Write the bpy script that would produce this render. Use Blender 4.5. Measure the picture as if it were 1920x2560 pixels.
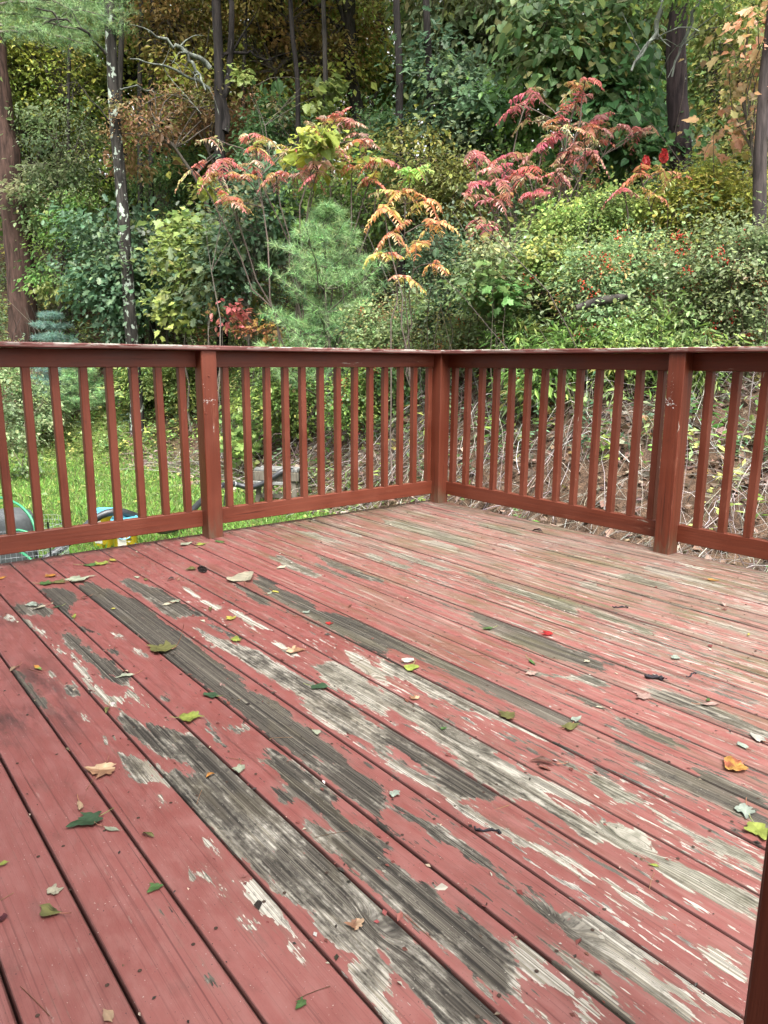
import bpy, math, random
import numpy as np
from mathutils import Matrix, Vector

for o in list(bpy.data.objects):
    bpy.data.objects.remove(o, do_unlink=True)
SC = bpy.context.scene
COL = SC.collection
R = math.radians

# ------------------------------------------------------------------ camera
W, H, F = 1920.0, 2560.0, 1824.0            # photograph size and focal length in its pixels
CAM = np.array([3.7398, -3.4971, 0.9758])
PITCH, YAW, ROLL = R(-11.631), R(141.2587), R(0.36)
fw = np.array([math.cos(PITCH)*math.cos(YAW), math.cos(PITCH)*math.sin(YAW), math.sin(PITCH)])
_r = np.cross(fw, [0, 0, 1]); _r /= np.linalg.norm(_r); _u = np.cross(_r, fw)
rt = _r*math.cos(ROLL) + _u*math.sin(ROLL)
up = -_r*math.sin(ROLL) + _u*math.cos(ROLL)
fh = np.array([math.cos(YAW), math.sin(YAW)])          # horizontal forward
rh = np.array([_r[0], _r[1]])                          # horizontal right
cam_d = bpy.data.cameras.new('camera')
cam = bpy.data.objects.new('camera', cam_d); COL.objects.link(cam)
M = Matrix.Identity(4)
for i in range(3):
    M[i][0], M[i][1], M[i][2], M[i][3] = rt[i], up[i], -fw[i], CAM[i]
cam.matrix_world = M
cam_d.sensor_fit = 'VERTICAL'; cam_d.sensor_height = 36.0; cam_d.lens = F/H*36.0
cam_d.clip_start = 0.02; cam_d.clip_end = 500
SC.camera = cam

# ------------------------------------------------------------------ sky, sun, exposure
SUN_EL, SUN_AZ = R(61), math.atan2(-0.46, 0.89)        # direction towards the sun (azimuth from +x)
wd = bpy.data.worlds.new('World'); SC.world = wd; wd.use_nodes = True
wn = wd.node_tree; wn.nodes.clear()
sk = wn.nodes.new('ShaderNodeTexSky'); sk.sky_type = 'NISHITA'; sk.sun_disc = False
sk.sun_elevation = SUN_EL; sk.sun_rotation = math.pi/2 - SUN_AZ
sk.air_density = 1.0; sk.dust_density = 6.0; sk.ozone_density = 1.0
hs = wn.nodes.new('ShaderNodeHueSaturation'); hs.inputs['Saturation'].default_value = 0.12
bg = wn.nodes.new('ShaderNodeBackground'); bg.inputs['Strength'].default_value = 0.15
wo = wn.nodes.new('ShaderNodeOutputWorld')
wn.links.new(sk.outputs[0], hs.inputs['Color']); wn.links.new(hs.outputs[0], bg.inputs[0]); wn.links.new(bg.outputs[0], wo.inputs[0])
sd = bpy.data.lights.new('sun', 'SUN'); sd.energy = 1.5; sd.angle = R(30); sd.color = (1.0, 0.96, 0.9)
sun = bpy.data.objects.new('sun', sd); COL.objects.link(sun)
dv = Vector((math.cos(SUN_EL)*math.cos(SUN_AZ), math.cos(SUN_EL)*math.sin(SUN_AZ), math.sin(SUN_EL)))
sun.rotation_euler = dv.to_track_quat('Z', 'Y').to_euler()
sun.location = dv*30
vs = SC.view_settings
vs.view_transform = 'Standard'; vs.look = 'None'; vs.gamma = 1.0; vs.use_curve_mapping = False
vs.exposure = 2.25
SC.cycles.use_denoising = True
SC.cycles.max_bounces = 8; SC.cycles.diffuse_bounces = 6; SC.cycles.glossy_bounces = 2
SC.cycles.transmission_bounces = 4; SC.cycles.caustics_reflective = False; SC.cycles.caustics_refractive = False

# ------------------------------------------------------------------ helpers
def ray(x, y):
    return fw + rt*(x-W/2)/F - up*(y-H/2)/F
def onz(x, y, z=0.0):
    d = ray(x, y); return CAM + d*((z-CAM[2])/d[2])
def onx(x, y, X):
    d = ray(x, y); return CAM + d*((X-CAM[0])/d[0])
def ony(x, y, Y):
    d = ray(x, y); return CAM + d*((Y-CAM[1])/d[1])
def at(x, y, D):
    d = ray(x, y); return CAM + d*(D/(d[:2] @ fh))
def sd_xy(S, D):
    return CAM[:2] + np.multiply.outer(np.asarray(D, float), fh) + np.multiply.outer(np.asarray(S, float), rh)
def to_sd(x, y):
    q = np.stack([np.asarray(x)-CAM[0], np.asarray(y)-CAM[1]], -1)
    return q @ rh, q @ fh

def tag(o, label=None, cat=None, group=None, kind=None):
    if label: o['label'] = label
    if cat: o['category'] = cat
    if group: o['group'] = group
    if kind: o['kind'] = kind
    return o

def empty(name, loc, label=None, cat=None, group=None, rz=0.0):
    o = bpy.data.objects.new(name, None); COL.objects.link(o)
    o.empty_display_size = 0.1
    o.location = loc; o.rotation_euler = (0, 0, rz)
    return tag(o, label, cat, group)

class MB:
    """collects triangles (with a colour per vertex and optional float layers) into one mesh"""
    def __init__(self):
        self.V = []; self.T = []; self.C = []; self.n = 0; self.S = []
    def add(self, V, T, col=(1, 1, 1), smooth=False):
        V = np.asarray(V, float); T = np.asarray(T, int)
        col = np.asarray(col, float)
        if col.ndim == 1: col = np.tile(col, (len(V), 1))
        self.V.append(V); self.T.append(T+self.n); self.C.append(col); self.n += len(V)
        self.S.append(np.full(len(T), smooth))
    def mesh(self, name, mat, origin=None):
        V = np.concatenate(self.V); T = np.concatenate(self.T); C = np.concatenate(self.C); S = np.concatenate(self.S)
        if origin is not None: V = V - np.asarray(origin)
        me = bpy.data.meshes.new(name)
        me.vertices.add(len(V)); me.vertices.foreach_set('co', V.astype(np.float32).ravel())
        me.loops.add(T.size); me.loops.foreach_set('vertex_index', T.astype(np.int32).ravel())
        me.polygons.add(len(T)); me.polygons.foreach_set('loop_start', (np.arange(len(T))*3).astype(np.int32))
        me.polygons.foreach_set('use_smooth', S)
        me.update(calc_edges=True)
        a = me.attributes.new('col', 'FLOAT_COLOR', 'POINT')
        a.data.foreach_set('color', np.concatenate([C, np.ones((len(C), 1))], 1).astype(np.float32).ravel())
        me.materials.append(mat)
        return me
    def build(self, name, mat, parent=None, origin=None):
        o = bpy.data.objects.new(name, self.mesh(name, mat, origin)); COL.objects.link(o)
        if parent is not None: o.parent = parent
        if origin is not None and parent is None: o.location = origin
        return o

def link_mesh(name, me, parent=None):
    o = bpy.data.objects.new(name, me); COL.objects.link(o)
    if parent is not None: o.parent = parent
    return o

BT = np.array([[0,2,1],[0,3,2],[4,5,6],[4,6,7],[0,1,5],[0,5,4],[1,2,6],[1,6,5],[2,3,7],[2,7,6],[3,0,4],[3,4,7]])
def box(mb, lo, hi, col=(1, 1, 1)):
    x0, y0, z0 = lo; x1, y1, z1 = hi
    mb.add([[x0,y0,z0],[x1,y0,z0],[x1,y1,z0],[x0,y1,z0],[x0,y0,z1],[x1,y0,z1],[x1,y1,z1],[x0,y1,z1]], BT, col)

def bbox_mesh(mb, lo, hi, b=0.004, axis=2, nseg=1, col=(1, 1, 1), jit=0.0, rng=None):
    """a bar with chamfered long edges, nseg rings along axis"""
    lo = np.array(lo, float); hi = np.array(hi, float)
    a, c = [i for i in range(3) if i != axis]
    prof = [(lo[a]+b, lo[c]), (hi[a]-b, lo[c]), (hi[a], lo[c]+b), (hi[a], hi[c]-b), (hi[a]-b, hi[c]), (lo[a]+b, hi[c]), (lo[a], hi[c]-b), (lo[a], lo[c]+b)]
    V = []; T = []
    n = 8
    for s in range(nseg+1):
        t = lo[axis] + (hi[axis]-lo[axis])*s/nseg
        off = rng.normal(0, jit, 2) if (rng is not None and jit > 0) else (0, 0)
        for p, q in prof:
            v = [0, 0, 0]; v[axis] = t; v[a] = p+off[0]; v[c] = q+off[1]; V.append(v)
    for s in range(nseg):
        for k in range(n):
            i0 = s*n+k; i1 = s*n+(k+1) % n
            T += [[i0, i1, i1+n], [i0, i1+n, i0+n]]
    for k in range(1, n-1):
        T.append([0, k+1, k]); T.append([nseg*n, nseg*n+k, nseg*n+k+1])
    T = np.array(T)
    # orientation for the three axes
    if axis == 1: T = T[:, ::-1]
    mb.add(V, T, col)

def tube(mb, P, rad, sides=6, col=(1, 1, 1), smooth=True, cap=True):
    P = np.asarray(P, float); n = len(P); rad = np.broadcast_to(np.asarray(rad, float), (n,))
    tg = np.gradient(P, axis=0); tg /= np.linalg.norm(tg, axis=1)[:, None]+1e-9
    ref = np.array([0.0, 0, 1]) if abs(tg[0][2]) < 0.9 else np.array([1.0, 0, 0])
    A = np.cross(tg, ref); A /= np.linalg.norm(A, axis=1)[:, None]+1e-9
    B = np.cross(tg, A)
    th = np.arange(sides)*2*math.pi/sides
    V = P[:, None, :] + rad[:, None, None]*(A[:, None, :]*np.cos(th)[None, :, None] + B[:, None, :]*np.sin(th)[None, :, None])
    V = V.reshape(-1, 3)
    i = np.arange(n-1)[:, None]*sides; k = np.arange(sides)[None, :]; k1 = (k+1) % sides
    a, b, c, d = i+k, i+k1, i+sides+k1, i+sides+k
    T = np.concatenate([np.stack([a, c, b], -1).reshape(-1, 3), np.stack([a, d, c], -1).reshape(-1, 3)])
    if cap and sides > 2:
        e = [[(n-1)*sides, (n-1)*sides+q, (n-1)*sides+q+1] for q in range(1, sides-1)]
        s0 = [[0, q+1, q] for q in range(1, sides-1)]
        T = np.concatenate([T, np.array(e), np.array(s0)])
    col = np.asarray(col, float)
    if col.ndim == 2: col = np.repeat(col, sides, 0)
    mb.add(V, T, col, smooth)

def tubes_many(mb, P, rad, sides, cols):
    """P: (N, n, 3) many paths at once; rad (N, n); cols (N,3)"""
    N, n, _ = P.shape
    tg = np.gradient(P, axis=1); tg /= np.linalg.norm(tg, axis=2)[..., None]+1e-9
    ref = np.where(np.abs(tg[..., 2:3]) < 0.9, np.array([0.0, 0, 1]), np.array([1.0, 0, 0]))
    A = np.cross(tg, ref); A /= np.linalg.norm(A, axis=2)[..., None]+1e-9
    B = np.cross(tg, A)
    th = np.arange(sides)*2*math.pi/sides
    V = P[:, :, None, :] + rad[:, :, None, None]*(A[:, :, None, :]*np.cos(th)[None, None, :, None] + B[:, :, None, :]*np.sin(th)[None, None, :, None])
    base = (np.arange(N)*n*sides)[:, None, None]
    i = (np.arange(n-1)*sides)[None, :, None]; k = np.arange(sides)[None, None, :]; k1 = (k+1) % sides
    a, b, c, d = base+i+k, base+i+k1, base+i+sides+k1, base+i+sides+k
    T = np.concatenate([np.stack([a, c, b], -1).reshape(-1, 3), np.stack([a, d, c], -1).reshape(-1, 3)])
    mb.add(V.reshape(-1, 3), T, np.repeat(cols, n*sides, 0), True)

# leaf templates: length along +y from 0 to 1, face +z
def fan(outline, zf=None):
    V = [(0, 0.45, 0)] + [(x, y, 0) for x, y in outline]
    n = len(outline)
    T = [[0, 1+i, 1+(i+1) % n] for i in range(n)]
    V = np.array(V, float)
    V[:, 2] = 0.35*np.abs(V[:, 0])*0.6 - 0.12*(V[:, 1]-0.4)**2
    return V, np.array(T)
LT = {}
LT['diamond'] = (np.array([(0, 0, 0), (0.3, 0.45, 0.1), (0, 1, -0.05), (-0.3, 0.45, 0.1)], float), np.array([[0, 1, 2], [0, 2, 3]]))
LT['oval'] = (np.array([(0, 0, 0), (0.24, 0.28, 0.08), (0.25, 0.62, 0.07), (0, 1, -0.08), (-0.25, 0.62, 0.07), (-0.24, 0.28, 0.08)], float),
              np.array([[0, 1, 2], [0, 2, 3], [0, 3, 4], [0, 4, 5]]))
LT['lance'] = (np.array([(0, 0, 0), (0.1, 0.4, 0.03), (0, 1, -0.15), (-0.1, 0.4, 0.03)], float), np.array([[0, 1, 2], [0, 2, 3]]))
LT['heart'] = fan([(0, 0.05), (0.22, -0.05), (0.42, 0.12), (0.42, 0.4), (0.22, 0.75), (0, 1), (-0.22, 0.75), (-0.42, 0.4), (-0.42, 0.12), (-0.22, -0.05)])
LT['maple'] = fan([(0, 0.02), (0.16, -0.06), (0.34, 0.04), (0.30, 0.20), (0.46, 0.26), (0.54, 0.46), (0.34, 0.48), (0.30, 0.66), (0.17, 0.64), (0.10, 0.84), (0, 1),
                   (-0.12, 0.80), (-0.18, 0.64), (-0.33, 0.62), (-0.33, 0.47), (-0.50, 0.40), (-0.44, 0.25), (-0.28, 0.20), (-0.32, 0.02), (-0.15, -0.05)])
LT['oak'] = fan([(0.03, 0), (0.1, 0.15), (0.26, 0.25), (0.14, 0.36), (0.36, 0.55), (0.16, 0.6), (0.24, 0.85), (0, 1),
                 (-0.24, 0.85), (-0.16, 0.6), (-0.36, 0.55), (-0.14, 0.36), (-0.26, 0.25), (-0.1, 0.15)])

def unit(v):
    return v/(np.linalg.norm(v, axis=-1, keepdims=True)+1e-9)

def leaves(mb, tpl, pos, axis, nrm, size, cols, wid=1.0):
    V, T = LT[tpl]
    y = unit(axis); x = unit(np.cross(y, nrm)); z = np.cross(x, y)
    N = len(pos); n = len(V)
    size = np.broadcast_to(np.asarray(size, float), (N,))
    P = pos[:, None, :] + size[:, None, None]*(V[None, :, 0:1]*wid*x[:, None, :] + V[None, :, 1:2]*y[:, None, :] + V[None, :, 2:3]*z[:, None, :])
    TT = (T[None] + (np.arange(N)*n)[:, None, None]).reshape(-1, 3)
    mb.add(P.reshape(-1, 3), TT, np.repeat(cols, n, 0))

def pick_cols(rng, pal, n, jit=0.25):
    pal = np.asarray(pal, float)
    w = pal[:, 3] if pal.shape[1] > 3 else np.ones(len(pal))
    c = pal[rng.choice(len(pal), n, p=w/w.sum()), :3]
    return np.clip(c*np.exp(rng.normal(0, jit, (n, 1)))*np.exp(rng.normal(0, 0.07, (n, 3))), 0, 1)

# ------------------------------------------------------------------ materials
def nmat(name):
    m = bpy.data.materials.new(name); m.use_nodes = True
    t = m.node_tree; t.nodes.clear()
    return m, t
class NT:
    """tiny node builder"""
    def __init__(self, t): self.t = t
    def n(self, typ, **kw):
        nd = self.t.nodes.new(typ)
        for k, v in kw.items(): setattr(nd, k, v)
        return nd
    def L(self, a, b): self.t.links.new(a, b)
    def val(self, sock, v):
        if hasattr(v, 'is_linked') or isinstance(v, bpy.types.NodeSocket): self.L(v, sock)
        else: sock.default_value = v
    def math(self, op, a, b=0.0, c=None, clamp=False):
        nd = self.n('ShaderNodeMath', operation=op, use_clamp=clamp)
        self.val(nd.inputs[0], a); self.val(nd.inputs[1], b)
        if c is not None: self.val(nd.inputs[2], c)
        return nd.outputs[0]
    def attr(self, name):
        nd = self.n('ShaderNodeAttribute', attribute_name=name); return nd
    def noise(self, vec, scale=1.0, detail=3.0, rough=0.5, dist=0.0):
        nd = self.n('ShaderNodeTexNoise')
        if vec is not None: self.L(vec, nd.inputs['Vector'])
        nd.inputs['Scale'].default_value = scale; nd.inputs['Detail'].default_value = detail
        nd.inputs['Roughness'].default_value = rough; nd.inputs['Distortion'].default_value = dist
        return nd.outputs['Fac']
    def xyz(self, x, y, z=0.0):
        nd = self.n('ShaderNodeCombineXYZ')
        self.val(nd.inputs[0], x); self.val(nd.inputs[1], y); self.val(nd.inputs[2], z); return nd.outputs[0]
    def scale(self, vec, s):
        nd = self.n('ShaderNodeMapping'); self.L(vec, nd.inputs[0]); nd.inputs['Scale'].default_value = s; return nd.outputs[0]
    def sm(self, v, a, b, o0=0.0, o1=1.0):
        nd = self.n('ShaderNodeMapRange', interpolation_type='SMOOTHSTEP')
        self.val(nd.inputs['Value'], v); nd.inputs['From Min'].default_value = a; nd.inputs['From Max'].default_value = b
        nd.inputs['To Min'].default_value = o0; nd.inputs['To Max'].default_value = o1
        return nd.outputs[0]
    def mix(self, f, a, b):
        nd = self.n('ShaderNodeMix', data_type='RGBA')
        self.val(nd.inputs[0], f)
        for s, v in ((nd.inputs[6], a), (nd.inputs[7], b)):
            if isinstance(v, bpy.types.NodeSocket): self.L(v, s)
            else: s.default_value = (*v[:3], 1)
        return nd.outputs[2]
    def bsdf(self, col, rough=0.6, spec=0.5, bump=None, dist=0.002, strength=1.0):
        b = self.n('ShaderNodeBsdfPrincipled')
        self.val(b.inputs['Base Color'], col if isinstance(col, bpy.types.NodeSocket) else (*col[:3], 1))
        self.val(b.inputs['Roughness'], rough); b.inputs['Specular IOR Level'].default_value = spec
        if bump is not None:
            bp = self.n('ShaderNodeBump'); bp.inputs['Distance'].default_value = dist; bp.inputs['Strength'].default_value = strength
            self.L(bump, bp.inputs['Height']); self.L(bp.outputs[0], b.inputs['Normal'])
        return b
    def out(self, s):
        o = self.n('ShaderNodeOutputMaterial'); self.L(s, o.inputs[0])

def mat_leaf(name='leaf', trans=0.5, rough=0.4, hue=0.02):
    m, t = nmat(name); k = NT(t)
    a = k.attr('col')
    oi = k.n('ShaderNodeObjectInfo')
    h = k.n('ShaderNodeHueSaturation')
    k.L(a.outputs['Color'], h.inputs['Color'])
    k.L(k.sm(oi.outputs['Random'], 0, 1, 0.5-hue, 0.5+hue), h.inputs['Hue'])
    k.L(k.sm(oi.outputs['Random'], 0, 1, 0.85, 1.15), h.inputs['Value'])
    b = k.bsdf(h.outputs[0], rough, 0.28)
    tr = k.n('ShaderNodeBsdfTranslucent'); k.L(h.outputs[0], tr.inputs[0])
    mx = k.n('ShaderNodeMixShader'); mx.inputs[0].default_value = trans
    k.L(b.outputs[0], mx.inputs[1]); k.L(tr.outputs[0], mx.inputs[2]); k.out(mx.outputs[0])
    return m
def mat_col(name, rough=0.8, spec=0.3, bump_scale=60, bump=0.3, var=0.25):
    m, t = nmat(name); k = NT(t)
    a = k.attr('col'); tc = k.n('ShaderNodeTexCoord')
    n = k.noise(tc.outputs['Object'], bump_scale, 4, 0.6)
    c = k.mix(k.sm(n, 0.3, 0.7), (1-var,)*3, (1+var,)*3)
    mm = k.n('ShaderNodeMix', data_type='RGBA', blend_type='MULTIPLY'); mm.inputs[0].default_value = 1
    k.L(a.outputs['Color'], mm.inputs[6]); k.L(c, mm.inputs[7])
    k.out(k.bsdf(mm.outputs[2], rough, spec, n, 0.01, bump).outputs[0])
    return m
def mat_bark(name, c0, c1, lichen=0.0, lic=(0.42, 0.47, 0.40)):
    m, t = nmat(name); k = NT(t)
    tc = k.n('ShaderNodeTexCoord')
    v = k.scale(tc.outputs['Object'], (14, 14, 2.2))
    n = k.noise(v, 1.0, 5, 0.65, 0.4)
    n2 = k.noise(tc.outputs['Object'], 1.3, 3, 0.6)
    c = k.mix(k.sm(n, 0.35, 0.65), c0, c1)
    c = k.mix(k.sm(n2, 0.4, 0.7, 0, 0.5), c, tuple(x*0.55 for x in c1))
    if lichen > 0:
        l = k.noise(k.scale(tc.outputs['Object'], (9, 9, 6)), 1.0, 3, 0.6)
        c = k.mix(k.sm(l, 0.72-lichen, 0.76-lichen), c, lic)
    k.out(k.bsdf(c, 0.9, 0.2, n, 0.03, 0.8).outputs[0])
    return m

MLEAF = mat_leaf('leaf')
MLEAF_FALL = mat_leaf('fallen_leaf', 0.15, 0.55, 0.004)
MNEEDLE = mat_leaf('pine_needles', 0.2, 0.5, 0.01)
MTWIG = mat_col('twig_bark', 0.85, 0.2, 80, 0.3)
MBROWN = mat_bark('reddish_brown_bark', (0.022, 0.013, 0.010), (0.075, 0.043, 0.034))
MGREYBARK = mat_bark('grey_bark', (0.014, 0.012, 0.011), (0.05, 0.044, 0.038), 0.05, (.16, .18, .15))
MLICHEN = mat_bark('lichen_bark', (0.010, 0.009, 0.008), (0.045, 0.04, 0.035), 0.15, (.27, .31, .26))
MDARKBARK = mat_bark('dark_bark', (0.007, 0.006, 0.006), (0.027, 0.022, 0.020), 0.02)
MLIMB = mat_bark('lichen_limb', (0.05, 0.052, 0.045), (0.14, 0.155, 0.13), 0.10, (.22, .25, .2))

# ------------------------------------------------------------------ ground
LAWN_Z = -0.9
def smooth(t): t = np.clip(t, 0, 1); return t*t*(3-2*t)
def foot(S):
    S = np.asarray(S, float)
    return np.interp(S, [-40, -5.0, -4.0, -2.5, -1.0, 0.4, 2.0, 4.0, 8.0, 40], [13.6, 13.6, 13.0, 11.2, 9.5, 7.4, 5.3, 4.6, 4.2, 4.2])
def hnoise(x, y):
    return (np.sin(x*1.3+0.5*np.sin(y*0.9))*np.cos(y*1.1+0.7*np.sin(x*0.7))*0.5 + 0.35*np.sin(x*2.9+1.7)*np.sin(y*3.3+0.4) + 0.2*np.sin(x*6.1)*np.sin(y*5.7+1.0))
def terrain(S, D):
    S = np.asarray(S, float); D = np.asarray(D, float)
    t = D - foot(S)
    steep = np.interp(S, [-8, -3, 1, 4], [0.68, 0.56, 0.60, 0.66])
    tt = np.maximum(t, 0)
    soft = np.sqrt(tt*tt+0.5)-math.sqrt(0.5)
    rise = np.where(soft < 5.5, soft*steep, 5.5*steep + (soft-5.5)*0.27)
    far = np.clip(soft-5.5, 0, None)
    x, y = sd_xy(S, D)[..., 0], sd_xy(S, D)[..., 1]
    return LAWN_Z + rise + 0.0*far + hnoise(x*0.8, y*0.8)*(0.02 + 0.10*smooth(tt/2.5))
def tz(x, y):
    S, D = to_sd(x, y); return terrain(S, D)

def make_ground():
    Ss = np.concatenate([np.linspace(-60, -12, 25), np.linspace(-11.6, 11.6, 117), np.linspace(12, 60, 25)])
    Ds = np.concatenate([np.linspace(-30, 2, 12), np.linspace(2.4, 24, 110), np.linspace(25, 90, 34)])
    SS, DD = np.meshgrid(Ss, Ds)
    xy = sd_xy(SS.ravel(), DD.ravel()); z = terrain(SS.ravel(), DD.ravel())
    V = np.c_[xy, z]
    nS, nD = len(Ss), len(Ds)
    i = (np.arange(nD-1)*nS)[:, None]+np.arange(nS-1)[None]
    i = i.ravel()
    T = np.concatenate([np.stack([i, i+1, i+nS+1], -1), np.stack([i, i+nS+1, i+nS], -1)])
    # colour: lawn soil/thatch green where flat, leaf litter where the bank rises
    t = DD.ravel() - foot(SS.ravel())
    w = smooth((t+0.2-2.2*np.exp(-((SS.ravel()+5.6)/1.1)**2))/1.2)[:, None]
    col = (1-w)*np.array([0.085, 0.115, 0.035]) + w*np.array([0.085, 0.058, 0.042])
    mb = MB(); mb.add(V, T, col, True)
    m, tt = nmat('ground'); k = NT(tt)
    a = k.attr('col'); tc = k.n('ShaderNodeTexCoord')
    n = k.noise(tc.outputs['Object'], 9, 6, 0.65); n2 = k.noise(tc.outputs['Object'], 55, 4, 0.7)
    c = k.mix(k.sm(n, 0.3, 0.7), (0.55,)*3, (1.35, 1.3, 1.2))
    c2 = k.mix(k.sm(n2, 0.3, 0.7), (0.55,)*3, (1.4, 1.3, 1.25))
    mm = k.n('ShaderNodeMix', data_type='RGBA', blend_type='MULTIPLY'); mm.inputs[0].default_value = 1; k.L(a.outputs['Color'], mm.inputs[6]); k.L(c, mm.inputs[7])
    m2 = k.n('ShaderNodeMix', data_type='RGBA', blend_type='MULTIPLY'); m2.inputs[0].default_value = 1; k.L(mm.outputs[2], m2.inputs[6]); k.L(c2, m2.inputs[7])
    k.out(k.bsdf(m2.outputs[2], 0.95, 0.15, n2, 0.05, 0.8).outputs[0])
    g = mb.build('ground', m); tag(g, 'lawn running back into a leaf strewn wooded bank', 'ground', kind='structure')
make_ground()

# ------------------------------------------------------------------ deck boards
PITCHB = 0.1441
Y0 = -2.914                                     # near edge of board 0
def bidx(y): return int(math.floor((y-Y0)/PITCHB))
CROP = {'c6': (0, 1340, 1.728), 'c7': (960, 1340, 1.728), 'a2': (0, 1900, 1.728), 'b2': (960, 1900, 1.728),
        'd2': (480, 1200, 3.456), 'd3': (960, 1200, 3.456), 'd4': (1440, 1240, 3.456)}
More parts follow.
